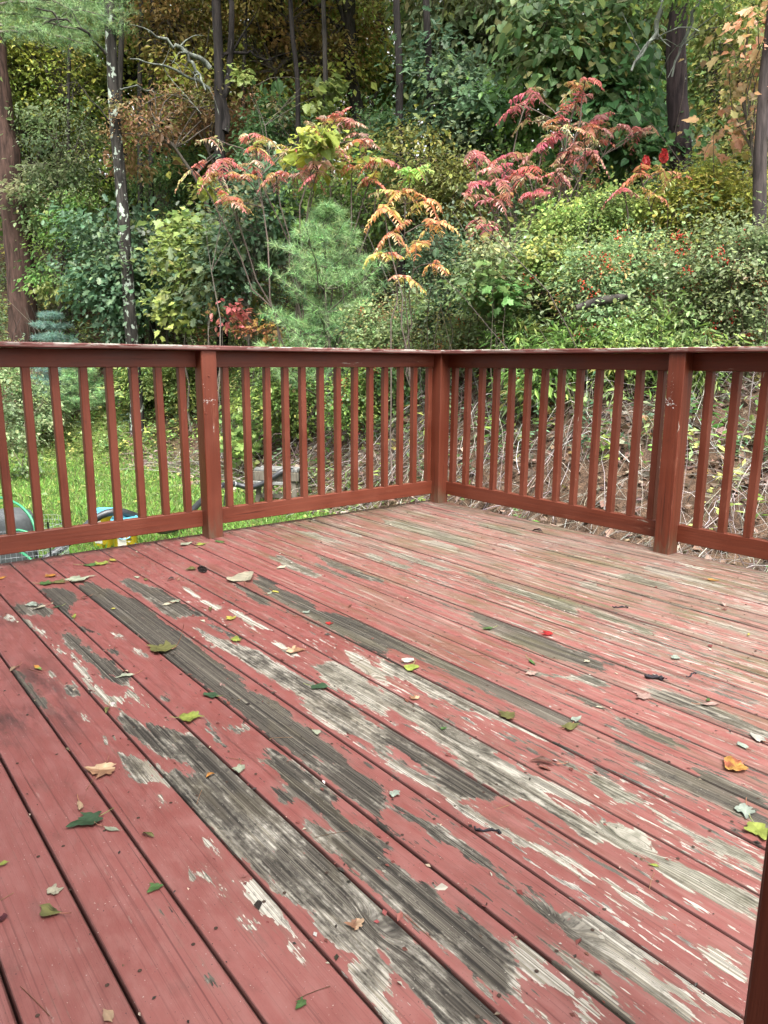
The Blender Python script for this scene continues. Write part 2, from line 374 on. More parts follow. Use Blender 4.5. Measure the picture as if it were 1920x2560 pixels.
# worn patches: (crop, tone 0 pale .. 1 dark, green 0..1, outline)
WORN = [
 # board -1 and nearer
 ('c6', .0, 0, [(205,585),(235,590),(250,630),(225,630)]),
 ('c6', .5, 0, [(270,650),(300,630),(335,650),(345,690),(310,705),(280,680)]),
 ('c6', .0, 0, [(340,765),(365,770),(395,800),(385,808),(350,785)]),
 ('c6', .6, 0, [(455,865),(490,855),(515,880),(480,892)]),
 ('c6', .7, 0, [(440,885),(470,900),(500,930),(560,950),(610,960),(640,1000),(660,1040),(620,1065),(580,1035),(530,990),(490,940)]),
 ('c6', .0, 0, [(600,940),(640,990),(700,1050),(750,1100),(740,1110),(680,1060),(620,1000)]),
 ('c6', .2, 0, [(5,350),(40,335),(70,350),(65,375),(20,365)]),
 ('c6', .9, 0, [(60,580),(95,585),(240,765),(225,785),(110,680)]),
 # board 0
 ('c6', .8, 0, [(50,300),(130,290),(190,290),(240,335),(200,350),(150,345),(90,345)]),
 ('c6', .0, 0, [(85,350),(130,362),(150,385),(125,395)]),
 ('c6', .1, 0, [(140,395),(190,400),(200,440),(170,435)]),
 ('c6', .1, 0, [(210,460),(245,475),(280,505),(260,520)]),
 ('c6', .95, 0, [(265,420),(300,415),(340,440),(360,470),(400,480),(395,500),(430,520),(490,540),(520,575),(555,590),(580,610),(545,650),(500,640),(440,600),(400,560),(350,520),(310,500),(280,470)]),
 ('c6', .1, 0, [(300,500),(350,540),(390,600),(430,650),(480,690),(520,690),(560,650),(600,690),(650,735),(640,745),(560,700),(510,720),(470,745),(430,710),(370,640),(320,570)]),
 ('c6', .65, 0, [(470,775),(540,765),(600,800),(660,815),(720,820),(760,850),(800,840),(860,860),(920,910),(980,960),(1050,1030),(1120,1100),(1180,1160),(760,1120),(690,1020),(730,1000),(790,1010),(830,1040),(820,990),(720,975),(650,930),(560,860)]),
 ('a2', .55, 0, [(640,-5),(700,30),(760,85),(830,95),(900,80),(980,30),(1010,30),(1110,115),(1260,250),(1410,390),(1680,630),(1680,1130),(1560,1000),(1480,880),(1560,880),(1500,830),(1400,780),(1340,660),(1200,575),(1000,410),(880,280),(750,130)]),
 ('b2', .6, 0, [(-20,630),(80,690),(160,780),(250,870),(330,930),(410,990),(490,1050),(600,1150),(240,1150),(200,1090),(120,1010),(60,930),(-20,890)]),
 ('b2', .0, 0, [(-20,1020),(40,1050),(70,1090),(90,1141),(0,1150)]),
 # board 1
 ('c6', .95, 0, [(170,230),(250,220),(330,250),(345,285),(310,300),(300,330),(330,380),(400,410),(430,425),(420,432),(340,400),(280,360),(240,310)]),
 ('c6', .8, 0, [(470,480),(510,490),(540,530),(530,545),(500,520)]),
 ('c6', .6, 0, [(560,480),(600,490),(640,510),(650,530),(600,520)]),
 ('c6', .4, 0, [(480,415),(530,430),(540,445),(500,440)]),
 ('c6', .8, 0, [(685,685),(720,690),(740,720),(710,715)]),
 ('c6', .8, 0, [(870,765),(900,785),(960,890),(975,915),(930,890),(890,830)]),
 ('c6', .6, 0, [(960,810),(1000,795),(1030,830),(1080,810),(1070,845),(1010,855)]),
 ('c6', .75, 0, [(1110,965),(1160,960),(1130,920),(1200,915),(1260,960),(1320,1000),(1400,1050),(1460,1110),(1460,1150),(1200,1150),(1180,1080),(1230,1060),(1190,1005)]),
 ('a2', .8, 0, [(1140,-5),(1240,-5),(1330,60),(1400,105),(1440,190),(1500,260),(1560,290),(1640,345),(1680,370),(1680,630),(1560,520),(1430,400),(1320,320),(1280,260),(1400,290),(1440,310),(1400,250),(1320,200),(1240,100),(1180,50)]),
 ('b2', .75, 0, [(-20,370),(80,460),(120,490),(180,520),(230,560),(260,600),(330,640),(400,700),(470,750),(560,790),(590,900),(585,1000),(600,1040),(540,1045),(480,1020),(380,950),(260,830),(150,730),(60,650),(-20,600)]),
 ('b2', .1, 0, [(540,780),(640,800),(720,880),(800,950),(850,1000),(920,1060),(960,1110),(900,1150),(830,1090),(780,1020),(700,980),(640,940),(580,930)]),
 ('b2', .0, 0, [(600,1040),(700,1100),(700,1130),(620,1085)]),
 ('b2', .05, 0, [(720,855),(800,880),(900,960),(1000,1030),(1100,1110),(1130,1150),(1040,1150),(900,1040),(800,950)]),
 # board 2, the long dark one
 ('c6', 1.0, 0, [(345,215),(380,188),(440,215),(520,250),(570,270),(640,290),(690,350),(760,400),(850,460),(900,510),(1000,580),(1050,620),(1080,670),(1150,690),(1240,740),(1290,800),(1390,860),(1450,920),(1500,960),(1560,1020),(1659,1080),(1659,1250),(1500,1125),(1250,935),(960,705),(720,530),(330,230)]),
 ('a2', .55, 0, [(1290,-5),(1440,-5),(1560,60),(1659,120),(1680,240),(1560,190),(1450,120),(1370,60)]),
 ('b2', .75, 0, [(-20,175),(60,205),(150,245),(250,285),(330,335),(400,395),(470,450),(500,485),(560,535),(640,585),(740,660),(860,690),(860,740),(760,730),(640,650),(560,575),(460,490),(380,435),(310,385),(200,335),(130,285),(60,235),(-20,215)]),
 ('b2', .15, .1, [(760,660),(850,635),(1000,715),(1180,825),(1300,900),(1440,1000),(1560,1080),(1560,1150),(1420,1100),(1330,1020),(1310,960),(1250,920),(1150,870),(1090,850),(1110,880),(1180,950),(1250,990),(1350,1080),(1430,1150),(1300,1150),(1180,1040),(1050,960),(960,880),(880,820),(800,770),(740,720)]),
 ('b2', .5, .1, [(635,760),(740,780),(820,845),(900,895),(990,955),(995,1005),(940,985),(860,935),(760,865),(690,815)]),
 ('b2', .9, 0, [(750,720),(790,690),(860,690),(850,740),(800,770)]),
 # board 3
 ('c6', .75, 0, [(505,190),(560,180),(640,215),(700,230),(760,270),(830,310),(890,345),(820,350),(760,360),(700,330),(660,290),(600,250),(540,220)]),
 ('c6', .9, 0, [(860,360),(920,380),(1000,420),(1060,440),(1030,455),(940,415)]),
 ('c6', .45, 0, [(830,395),(880,400),(900,430),(980,450),(1060,480),(1120,495),(1180,530),(1260,580),(1350,630),(1450,690),(1550,760),(1680,850),(1680,990),(1560,885),(1470,855),(1400,805),(1330,765),(1300,700),(1200,640),(1130,600),(1060,560),(1000,520),(930,480),(870,430)]),
 ('c7', .8, 0, [(-20,730),(100,790),(250,890),(330,950),(420,1020),(500,1080),(560,1150),(330,1150),(200,1040),(100,960),(-20,880)]),
 ('b2', .35, 0, [(40,-10),(160,50),(260,120),(380,210),(480,265),(600,325),(700,365),(780,415),(890,480),(860,505),(760,455),(650,395),(540,345),(420,280),(330,235),(240,155),(130,95),(-20,10)]),
 ('b2', .0, 0, [(410,240),(500,280),(600,350),(520,320)]),
 ('b2', .0, 0, [(910,495),(1000,555),(1100,595),(1200,665),(1280,700),(1230,708),(1100,650),(980,570)]),
 ('b2', .1, 0, [(920,570),(1000,610),(1060,650),(1060,670),(1010,650)]),
 ('b2', .15, 0, [(1360,780),(1440,815),(1500,865),(1580,910),(1580,990),(1480,935),(1400,885)]),
 ('b2', .0, 0, [(1320,870),(1380,900),(1410,930),(1350,900)]),
 # board 4
 ('c6', .1, 0, [(760,205),(820,225),(880,270),(960,310),(940,330),(860,280)]),
 ('c6', .1, 0, [(960,310),(1040,330),(1160,400),(1130,415),(1040,365)]),
 ('c6', .2, 0, [(1160,440),(1220,465),(1290,515),(1260,535)]),
 ('c6', .35, .2, [(1340,560),(1440,535),(1530,575),(1600,630),(1680,690),(1680,800),(1560,725),(1460,665),(1390,620)]),
 ('c7', .45, .15, [(-20,620),(80,640),(160,690),(250,750),(330,790),(420,860),(520,890),(580,930),(500,950),(560,1020),(660,1070),(740,1150),(560,1150),(440,1060),(330,970),(200,880),(100,800),(-20,720)]),
 ('b2', .5, .15, [(270,-10),(420,-10),(520,60),(600,100),(700,145),(760,195),(870,255),(960,305),(1010,370),(900,365),(800,295),(700,225),(600,165),(520,155),(400,85)]),
 ('b2', .1, .1, [(400,-10),(520,-5),(640,55),(760,105),(860,155),(900,190),(820,195),(700,145),(560,85)]),
 ('b2', .3, .45, [(800,225),(900,265),(1000,275),(1100,295),(1150,335),(1160,385),(1250,430),(1340,470),(1450,510),(1560,560),(1640,610),(1620,710),(1500,655),(1400,595),(1300,555),(1230,515),(1160,445),(1060,405),(960,365),(860,305)]),
 # board 5
 ('c6', .85, 0, [(1000,200),(1080,205),(1130,255),(1180,300),(1120,295),(1060,255)]),
 ('c6', .0, 0, [(1470,490),(1540,500),(1600,540),(1680,590),(1680,650),(1580,595),(1500,535)]),
 ('c7', .4, .1, [(-20,525),(60,555),(160,595),(280,645),(420,695),(540,745),(640,795),(700,845),(770,885),(700,890),(600,845),(480,795),(330,745),(200,695),(90,630),(-20,590)]),
 ('c7', .3, .3, [(850,1025),(920,1030),(1010,1085),(1100,1105),(1150,1150),(1000,1150),(910,1085)]),
 ('b2', .3, .5, [(855,55),(920,65),(1010,105),(1055,170),(1000,165),(930,125),(880,90)]),
 ('b2', .2, .4, [(1135,195),(1240,245),(1340,300),(1450,345),(1560,385),(1650,420),(1640,480),(1560,455),(1440,405),(1340,355),(1230,295)]),
 ('b2', .8, 0, [(740,-5),(800,-5),(870,40),(800,45)]),
 # board 6
 ('c6', .95, .05, [(1085,188),(1150,192),(1230,235),(1330,280),(1380,320),(1450,335),(1560,365),(1680,410),(1680,540),(1580,485),(1480,435),(1390,385),(1300,335),(1200,280),(1120,235)]),
 ('c7', .95, .05, [(-20,410),(100,450),(220,500),(300,530),(400,590),(520,640),(620,680),(740,730),(830,780),(860,820),(780,830),(640,770),(500,705),(380,645),(250,585),(100,515),(-20,475)]),
 ('c7', .85, .05, [(930,860),(1100,900),(1200,955),(1330,1015),(1460,1075),(1580,1145),(1480,1141),(1350,1085),(1200,1010),(1050,930)]),
 ('b2', .9, .05, [(1030,-5),(1200,20),(1350,90),(1500,170),(1680,250),(1680,310),(1560,265),(1440,205),(1300,135),(1150,65)]),
 ('b2', .0, 0, [(1190,120),(1300,165),(1290,178)]),
 # board 7 and beyond
 ('c6', .55, .1, [(1150,85),(1230,105),(1330,145),(1410,172),(1360,182),(1250,142)]),
 ('c7', .9, .05, [(350,325),(420,325),(560,385),(700,425),(780,475),(900,515),(960,570),(940,590),(840,560),(700,520),(540,455),(420,395)]),
 ('c7', .85, .1, [(810,685),(860,690),(940,730),(970,752),(900,745)]),
 ('c7', .85, .2, [(985,765),(1060,785),(1180,845),(1260,885),(1340,935),(1270,925),(1150,875),(1040,825)]),
 ('c7', .7, .1, [(930,800),(1000,830),(1060,862),(990,855)]),
 ('c7', .45, .3, [(560,580),(640,578),(720,598),(900,598),(1050,640),(960,655),(820,625),(660,605)]),
 ('c7', .6, .1, [(1090,635),(1250,675),(1400,725),(1680,850),(1680,885),(1500,825),(1300,745),(1150,695)]),
 ('b2', .85, .05, [(1290,-5),(1450,70),(1560,112),(1680,165),(1680,225),(1500,155),(1380,95)]),
 ('d2', .5, .2, [(690,640),(800,660),(900,720),(1050,780),(1020,800),(860,750),(760,690)]),
 ('d2', .7, .0, [(990,690),(1100,720),(1260,800),(1360,845),(1300,850),(1150,780)]),
 ('d2', .75, .1, [(1080,650),(1200,680),(1330,740),(1500,800),(1659,860),(1659,900),(1480,850),(1330,800),(1180,740)]),
 ('d2', .9, .0, [(560,800),(700,840),(760,900),(640,930),(560,870)]),
 ('d2', .3, .3, [(1250,430),(1400,450),(1520,500),(1400,490)]),
 ('d2', .3, .5, [(850,430),(1050,450),(1250,520),(1350,560),(1200,540),(1000,490)]),
 ('d2', .2, .5, [(1450,620),(1570,640),(1680,690),(1640,720),(1520,670)]),
 ('d3', .4, .8, [(-20,335),(200,365),(420,425),(620,475),(810,545),(760,580),(600,565),(400,525),(200,475),(40,430)]),
 ('d3', .05, .2, [(250,520),(420,515),(600,565),(660,600),(600,610),(420,575)]),
 ('d3', .2, .7, [(-20,595),(160,635),(360,695),(560,765),(610,795),(520,785),(300,725),(100,665)]),
 ('d3', .4, .5, [(-20,685),(100,705),(270,760),(200,775),(60,745)]),
 ('d3', .6, .6, [(640,785),(760,795),(900,855),(1100,915),(1300,975),(1500,1015),(1680,1065),(1680,1160),(1560,1145),(1400,1075),(1200,1005),(1000,935),(800,855)]),
 ('d3', .4, .6, [(780,375),(900,385),(1080,425),(1260,480),(1100,475),(900,435)]),
 ('d3', .05, .1, [(940,540),(1060,550),(1240,610),(1140,600)]),
 ('d3', .6, .3, [(720,1130),(900,1160),(1050,1240),(900,1240)]),
 ('d4', .0, 0, [(510,600),(700,605),(900,665),(1100,725),(1390,800),(1250,795),(1080,765),(860,705),(640,655)]),
 ('d4', .45, .5, [(175,645),(330,675),(480,665),(620,715),(790,755),(890,815),(760,805),(560,785),(380,725),(240,685)]),
 ('d4', .0, 0, [(850,575),(1000,595),(1165,650),(1040,645)]),
 ('d4', .5, .7, [(-20,915),(120,955),(300,1025),(480,1085),(620,1135),(730,1210),(600,1205),(450,1125),(250,1065),(60,995)]),
 ('d4', .5, .5, [(-20,720),(150,745),(280,810),(180,825),(40,775)]),
 ('d4', .05, .1, [(1340,945),(1500,945),(1600,970),(1450,975)]),
 ('d4', .3, .6, [(1020,1040),(1200,1080),(1450,1150),(1659,1220),(1500,1200),(1250,1130)]),
 # thin splits near the camera
 ('a2', .95, 0, [(695,640),(730,650),(755,700),(735,705)]),
 ('a2', .4, 0, [(745,760),(780,790),(770,800)]),
 ('a2', .8, 0, [(880,935),(930,935),(942,975),(900,968)]),
 ('a2', .1, 0, [(1010,935),(1050,980),(1035,990)]),
 ('a2', .7, 0, [(840,850),(872,860),(860,895)]),
 ('a2', .75, 0, [(510,-5),(560,5),(615,80),(600,102),(560,60)]),
 ('a2', .0, 0, [(560,-5),(640,-5),(680,55),(745,108),(740,142),(700,105),(640,55)]),
 ('a2', .05, 0, [(662,168),(710,162),(732,196),(690,198)]),
 ('a2', .0, 0, [(745,148),(780,158),(788,192),(760,182)]),
 ('a2', .0, 0, [(868,340),(910,332),(942,360),(948,412),(920,422),(890,392),(868,370)]),
 ('a2', .0, 0, [(863,462),(892,462),(912,500),(943,520),(930,538),(890,512)]),
 ('a2', .05, 0, [(980,480),(1020,458),(1050,505),(1100,505),(1160,555),(1212,608),(1228,660),(1200,694),(1130,694),(1100,655),(1080,605),(1050,565),(1010,515)]),
 ('a2', .0, 0, [(943,548),(980,543),(1003,602),(970,594)]),
 ('a2', .0, 0, [(1048,678),(1090,688),(1122,742),(1100,758),(1070,722)]),
 ('a2', .8, 0, [(1190,680),(1230,688),(1243,722),(1215,725)]),
 ('a2', .0, 0, [(1238,773),(1302,820),(1302,858),(1265,828)]),
 ('a2', .0, 0, [(1320,788),(1360,776),(1415,852),(1380,844)]),
 ('a2', .0, 0, [(813,488),(842,488),(842,522),(820,522)]),
 ('a2', .0, 0, [(1490,860),(1530,868),(1600,955),(1680,1000),(1680,1120),(1560,1005)]),
]
def worn_fields(X, Y):
    """bare / tone / green at deck points, all from the outlines above"""
    n = len(X)
    bare = np.zeros(n); tw = np.zeros(n); tone = np.zeros(n); gr = np.zeros(n)
    board = np.floor((Y-Y0)/PITCHB).astype(int)
    for crop, t, g, pts in WORN:
        ox, oy, s = CROP[crop]
        P = np.array([onz(ox+a/s, oy+b/s)[:2] for a, b in pts])
        # area centroid -> the board this patch lies on
        x, y = P[:, 0], P[:, 1]; x1, y1 = np.roll(x, -1), np.roll(y, -1)
        cr = x*y1-x1*y; A = cr.sum()/2
        cy = ((y+y1)*cr).sum()/(6*A) if abs(A) > 1e-9 else y.mean()
        b = bidx(cy)
        sel = np.where((board == b) & (X > x.min()-0.15) & (X < x.max()+0.15))[0]
        if len(sel) == 0: continue
        q = np.stack([X[sel], Y[sel]], -1)
        # stretch the distance along the board: outlines are ragged along the grain
        d2 = np.full(len(sel), 1e9); inside = np.zeros(len(sel), bool)
        sc = np.array([0.45, 1.0])
        for i in range(len(P)):
            a, c = P[i], P[(i+1) % len(P)]
            ab = (c-a)*sc; aq = (q-a)*sc
            tt = np.clip((aq@ab)/(ab@ab+1e-12), 0, 1)
            d2 = np.minimum(d2, ((aq-tt[:, None]*ab)**2).sum(1))
            cond = (a[1] > q[:, 1]) != (c[1] > q[:, 1])
            with np.errstate(divide='ignore', invalid='ignore'):
                xi = (c[0]-a[0])*(q[:, 1]-a[1])/(c[1]-a[1])+a[0]
            inside ^= cond & (q[:, 0] < xi)
        dist = np.sqrt(d2); sd_ = np.where(inside, dist, -dist)
        f = np.clip(0.5+sd_/0.034, 0, 1)
        f = np.where((dist > 1e8), 0, f)
        w = np.exp(np.clip(sd_, -0.2, 0.02)/0.015)
        tone[sel] += w*t; gr[sel] += w*g; tw[sel] += w
        bare[sel] = np.maximum(bare[sel], f)
    return bare, np.where(tw > 1e-6, tone/np.maximum(tw, 1e-6), 0.4), np.where(tw > 1e-6, gr/np.maximum(tw, 1e-6), 0.0)

KNOTS = [('c7', 330, 880, .035, .016, .045), ('b2', 1060, 345, .035, .018, .05), ('b2', 800, 715, .025, .014, .03), ('a2', 320, 135, .035, .02, .04),
         ('d2', 1230, 720, .05, .015, .05), ('c6', 1520, 560, .06, .016, .05), ('b2', 120, 30, .03, .014, .02), ('a2', 1640, 720, .025, .016, .025)]

def make_deck_material():
    m, t = nmat('peeling_red_deck_paint'); k = NT(t)
    gx = k.attr('gx').outputs['Fac']; gy = k.attr('gy').outputs['Fac']
    bare = k.attr('bare').outputs['Fac']; tone = k.attr('tone').outputs['Fac']; green = k.attr('green').outputs['Fac']
    edge = k.attr('edge').outputs['Fac']; flake = k.attr('flake').outputs['Fac']; dirt = k.attr('dirt').outputs['Fac']
    soot = k.attr('soot').outputs['Fac']; far_sheen = k.attr('far_sheen').outputs['Fac']; film = k.attr('film').outputs['Fac']
    tc = k.n('ShaderNodeTexCoord').outputs['Object']
    def gn(sx, sy, det=3, ro=0.55, di=0.0, off=0.0): return k.noise(k.xyz(k.math('MULTIPLY', gx, sx), k.math('MULTIPLY', gy, sy), off), 1.0, det, ro, di)
    def mul(a, b): return k.math('MULTIPLY', a, b)
    gFine = gn(1.0, 400, 2, 0.5); gMid = gn(0.7, 165, 2, 0.5); gBig = gn(0.6, 48, 2, 0.5)
    r1 = gn(7, 36, 4, 0.6); rM = gn(20, 80, 3, 0.6, 0, 1.7); r2 = gn(45, 190, 3, 0.6); r3 = gn(2.6, 85, 4, 0.6); r4 = gn(16, 120, 2, 0.5, 0, 3.3)
    # ragged edge of the paint
    fld = k.math('ADD', bare, mul(k.math('SUBTRACT', r1, 0.5), 1.3))
    fld = k.math('ADD', fld, mul(k.math('SUBTRACT', rM, 0.5), 1.25))
    fld = k.math('ADD', fld, mul(k.math('SUBTRACT', r2, 0.5), 0.35))
    fld = k.math('ADD', fld, mul(k.math('SUBTRACT', r3, 0.5), 0.5))
    # loose flakes lifted along the grain
    fl = k.math('ADD', k.math('ADD', mul(r3, 0.40), mul(rM, 0.38)), mul(r1, 0.22))
    fl = k.math('ADD', fl, mul(flake, 0.16))
    flm = k.sm(fl, 0.615, 0.625)
    chips = k.sm(k.math('ADD', mul(r4, 0.8), mul(r2, 0.2)), 0.675, 0.69)
    bm = k.sm(fld, 0.56, 0.60)
    mask = k.math('MAXIMUM', k.math('MAXIMUM', bm, flm), mul(chips, k.sm(flake, -0.2, 0.15, 0.25, 1.0)))
    thin = k.sm(fld, 0.10, 0.60)                      # paint rubbed thin around the bare wood
    deep = k.sm(fld, 0.60, 1.15)
    # paint
    pn = k.noise(tc, 2.2, 5, 0.65); pn2 = k.noise(k.scale(tc, (14, 34, 1)), 1.0, 5, 0.65); pn3 = k.noise(k.scale(tc, (3, 11, 1)), 1.0, 4, 0.6)
    paint = k.mix(k.sm(pn, 0.3, 0.7), (0.245, 0.068, 0.061), (0.310, 0.098, 0.090))
    paint = k.mix(k.sm(pn2, 0.42, 0.72, 0, 0.5), paint, (0.350, 0.145, 0.135))
    paint = k.mix(k.sm(pn3, 0.5, 0.75, 0, 0.45), paint, (0.180, 0.050, 0.043))
    paint = k.mix(mul(far_sheen, k.sm(pn2, 0.3, 0.65, 0.35, 0.9)), paint, (0.420, 0.220, 0.185))  # sky sheen put into the colour: paint turns paler towards the far right
    paint = k.mix(k.sm(gMid, 0.56, 0.70, 0, 0.40), paint, (0.085, 0.024, 0.021))
    paint = k.mix(k.sm(gFine, 0.60, 0.72, 0, 0.30), paint, (0.075, 0.022, 0.020))
    paint = k.mix(mul(mul(thin, k.sm(gMid, 0.42, 0.6)), 0.35), paint, (0.25, 0.16, 0.13))
    crack = mul(k.sm(gn(1.1, 300, 2, 0.5, 0.0, 9.1), 0.70, 0.74), k.sm(gn(2.2, 8, 2, 0.5, 0, 5.0), 0.50, 0.60))
    paint = k.mix(mul(crack, 0.8), paint, (0.030, 0.014, 0.012))
    # wood
    pale = k.mix(k.sm(gMid, 0.36, 0.62), (0.32, 0.28, 0.215), (0.68, 0.635, 0.55))
    pale = k.mix(k.sm(gFine, 0.50, 0.62, 0, 0.75), pale, (0.095, 0.083, 0.07))
    pale = k.mix(k.sm(gBig, 0.55, 0.72, 0, 0.7), pale, (0.15, 0.135, 0.112))
    dark = k.mix(k.sm(gMid, 0.40, 0.64), (0.026, 0.021, 0.017), (0.120, 0.103, 0.082))
    dark = k.mix(k.sm(gFine, 0.56, 0.66, 0, 0.85), dark, (0.26, 0.235, 0.19))
    dark = k.mix(k.sm(gBig, 0.5, 0.72, 0, 0.6), dark, (0.018, 0.014, 0.011))
    tn = k.math('ADD', mul(tone, 1.12), mul(k.math('SUBTRACT', gn(7, 17, 5, 0.68), 0.5), 2.1))
    tn = k.math('ADD', tn, mul(k.math('SUBTRACT', gn(38, 80, 4, 0.65, 0, 13.0), 0.5), 0.9))
    tn = k.math('ADD', tn, mul(k.math('SUBTRACT', deep, 0.5), 0.35))
    tn = k.sm(tn, 0.1, 0.9)
    wood = k.mix(tn, pale, dark)
    wood = k.mix(mul(green, k.sm(gn(5, 30, 4), 0.3, 0.6, 0.3, 0.95)), wood, k.mix(k.sm(gMid, 0.4, 0.65), (0.055, 0.058, 0.028), (0.21, 0.21, 0.125)))
    wood = k.mix(mul(k.sm(gn(30, 60, 4, 0.7, 0, 27.0), 0.56, 0.68), k.sm(tone, 0.0, 0.8, 0.35, 0.8)), wood, (0.014, 0.012, 0.010))
    wood = k.mix(mul(k.sm(gn(4, 12, 3, 0.6, 0, 61.0), 0.54, 0.66), 0.25), wood, (0.14, 0.115, 0.07))
    lone = k.math('SUBTRACT', mask, bm, clamp=True)
    wood = k.mix(mul(lone, 0.85), wood, k.mix(k.sm(k.math('ADD', r1, mul(tone, 0.25)), 0.50, 0.68), (0.64, 0.59, 0.52), (0.075, 0.065, 0.054)))
    col = k.mix(mask, paint, wood)
    # algae film and grime on top of everything
    fm = mul(film, k.sm(k.noise(k.scale(tc, (1.6, 10, 1)), 1.0, 6, 0.7), 0.34, 0.62))
    col = k.mix(mul(fm, 0.62), col, k.mix(k.sm(pn, 0.35, 0.65), (0.16, 0.135, 0.075), (0.23, 0.17, 0.135)))
    s1 = gn(1.4, 52, 3, 0.6, 0.0, 21.0); s2 = gn(2.2, 70, 3, 0.6, 0.0, 33.0); s3 = gn(0.9, 24, 3, 0.55, 0.0, 45.0)
    age = k.attr('age').outputs['Fac']
    col = k.mix(mul(mul(k.sm(s3, 0.45, 0.62), age), 0.78), col, k.mix(k.sm(pn, 0.4, 0.6), (0.15, 0.135, 0.07), (0.24, 0.19, 0.15)))
    col = k.mix(mul(mul(k.sm(s1, 0.53, 0.63), age), 0.75), col, (0.065, 0.052, 0.038))
    col = k.mix(mul(mul(k.sm(s2, 0.58, 0.64), age), 0.75), col, (0.46, 0.42, 0.34))
    dn = k.sm(k.noise(k.scale(tc, (12, 30, 1)), 1.0, 5, 0.7), 0.40, 0.62)
    col = k.mix(mul(mul(dirt, dn), 0.85), col, (0.022, 0.018, 0.014))
    col = k.mix(mul(soot, k.sm(k.noise(k.scale(tc, (5, 14, 1)), 1.0, 5, 0.7), 0.36, 0.62)), col, (0.030, 0.020, 0.020))
    gr = mul(k.sm(k.noise(k.scale(tc, (6, 16, 1)), 1.0, 6, 0.72), 0.52, 0.75), 0.32)
    col = k.mix(gr, col, (0.045, 0.028, 0.022))
    col = k.mix(mul(k.sm(k.noise(tc, 230, 2, 0.5), 0.70, 0.74), 0.75), col, (0.025, 0.018, 0.016))
    col = k.mix(mul(k.sm(k.noise(k.scale(tc, (170, 210, 1)), 1.0, 2, 0.5, 0), 0.715, 0.735), 0.8), col, (0.5, 0.46, 0.4))
    col = k.mix(mul(edge, 0.6), col, (0.022, 0.014, 0.012))
    hgt = k.math('ADD', mul(k.math('SUBTRACT', 1.0, mask), 0.7), mul(k.math('ADD', gMid, mul(gFine, 0.8)), k.math('ADD', mul(mask, 0.75), 0.22)))
    hgt = k.math('SUBTRACT', hgt, mul(crack, 0.5))
    mm = k.n('ShaderNodeMix', data_type='RGBA', blend_type='MULTIPLY'); mm.inputs[0].default_value = 1; k.L(col, mm.inputs[6]); mm.inputs[7].default_value = (0.49, 0.49, 0.49, 1); col = mm.outputs[2]
    rough = k.math('ADD', mul(mask, 0.30), k.sm(pn2, 0.3, 0.7, 0.40, 0.56))
    k.out(k.bsdf(col, rough, 0.28, hgt, 0.002, 0.9).outputs[0])
    return m

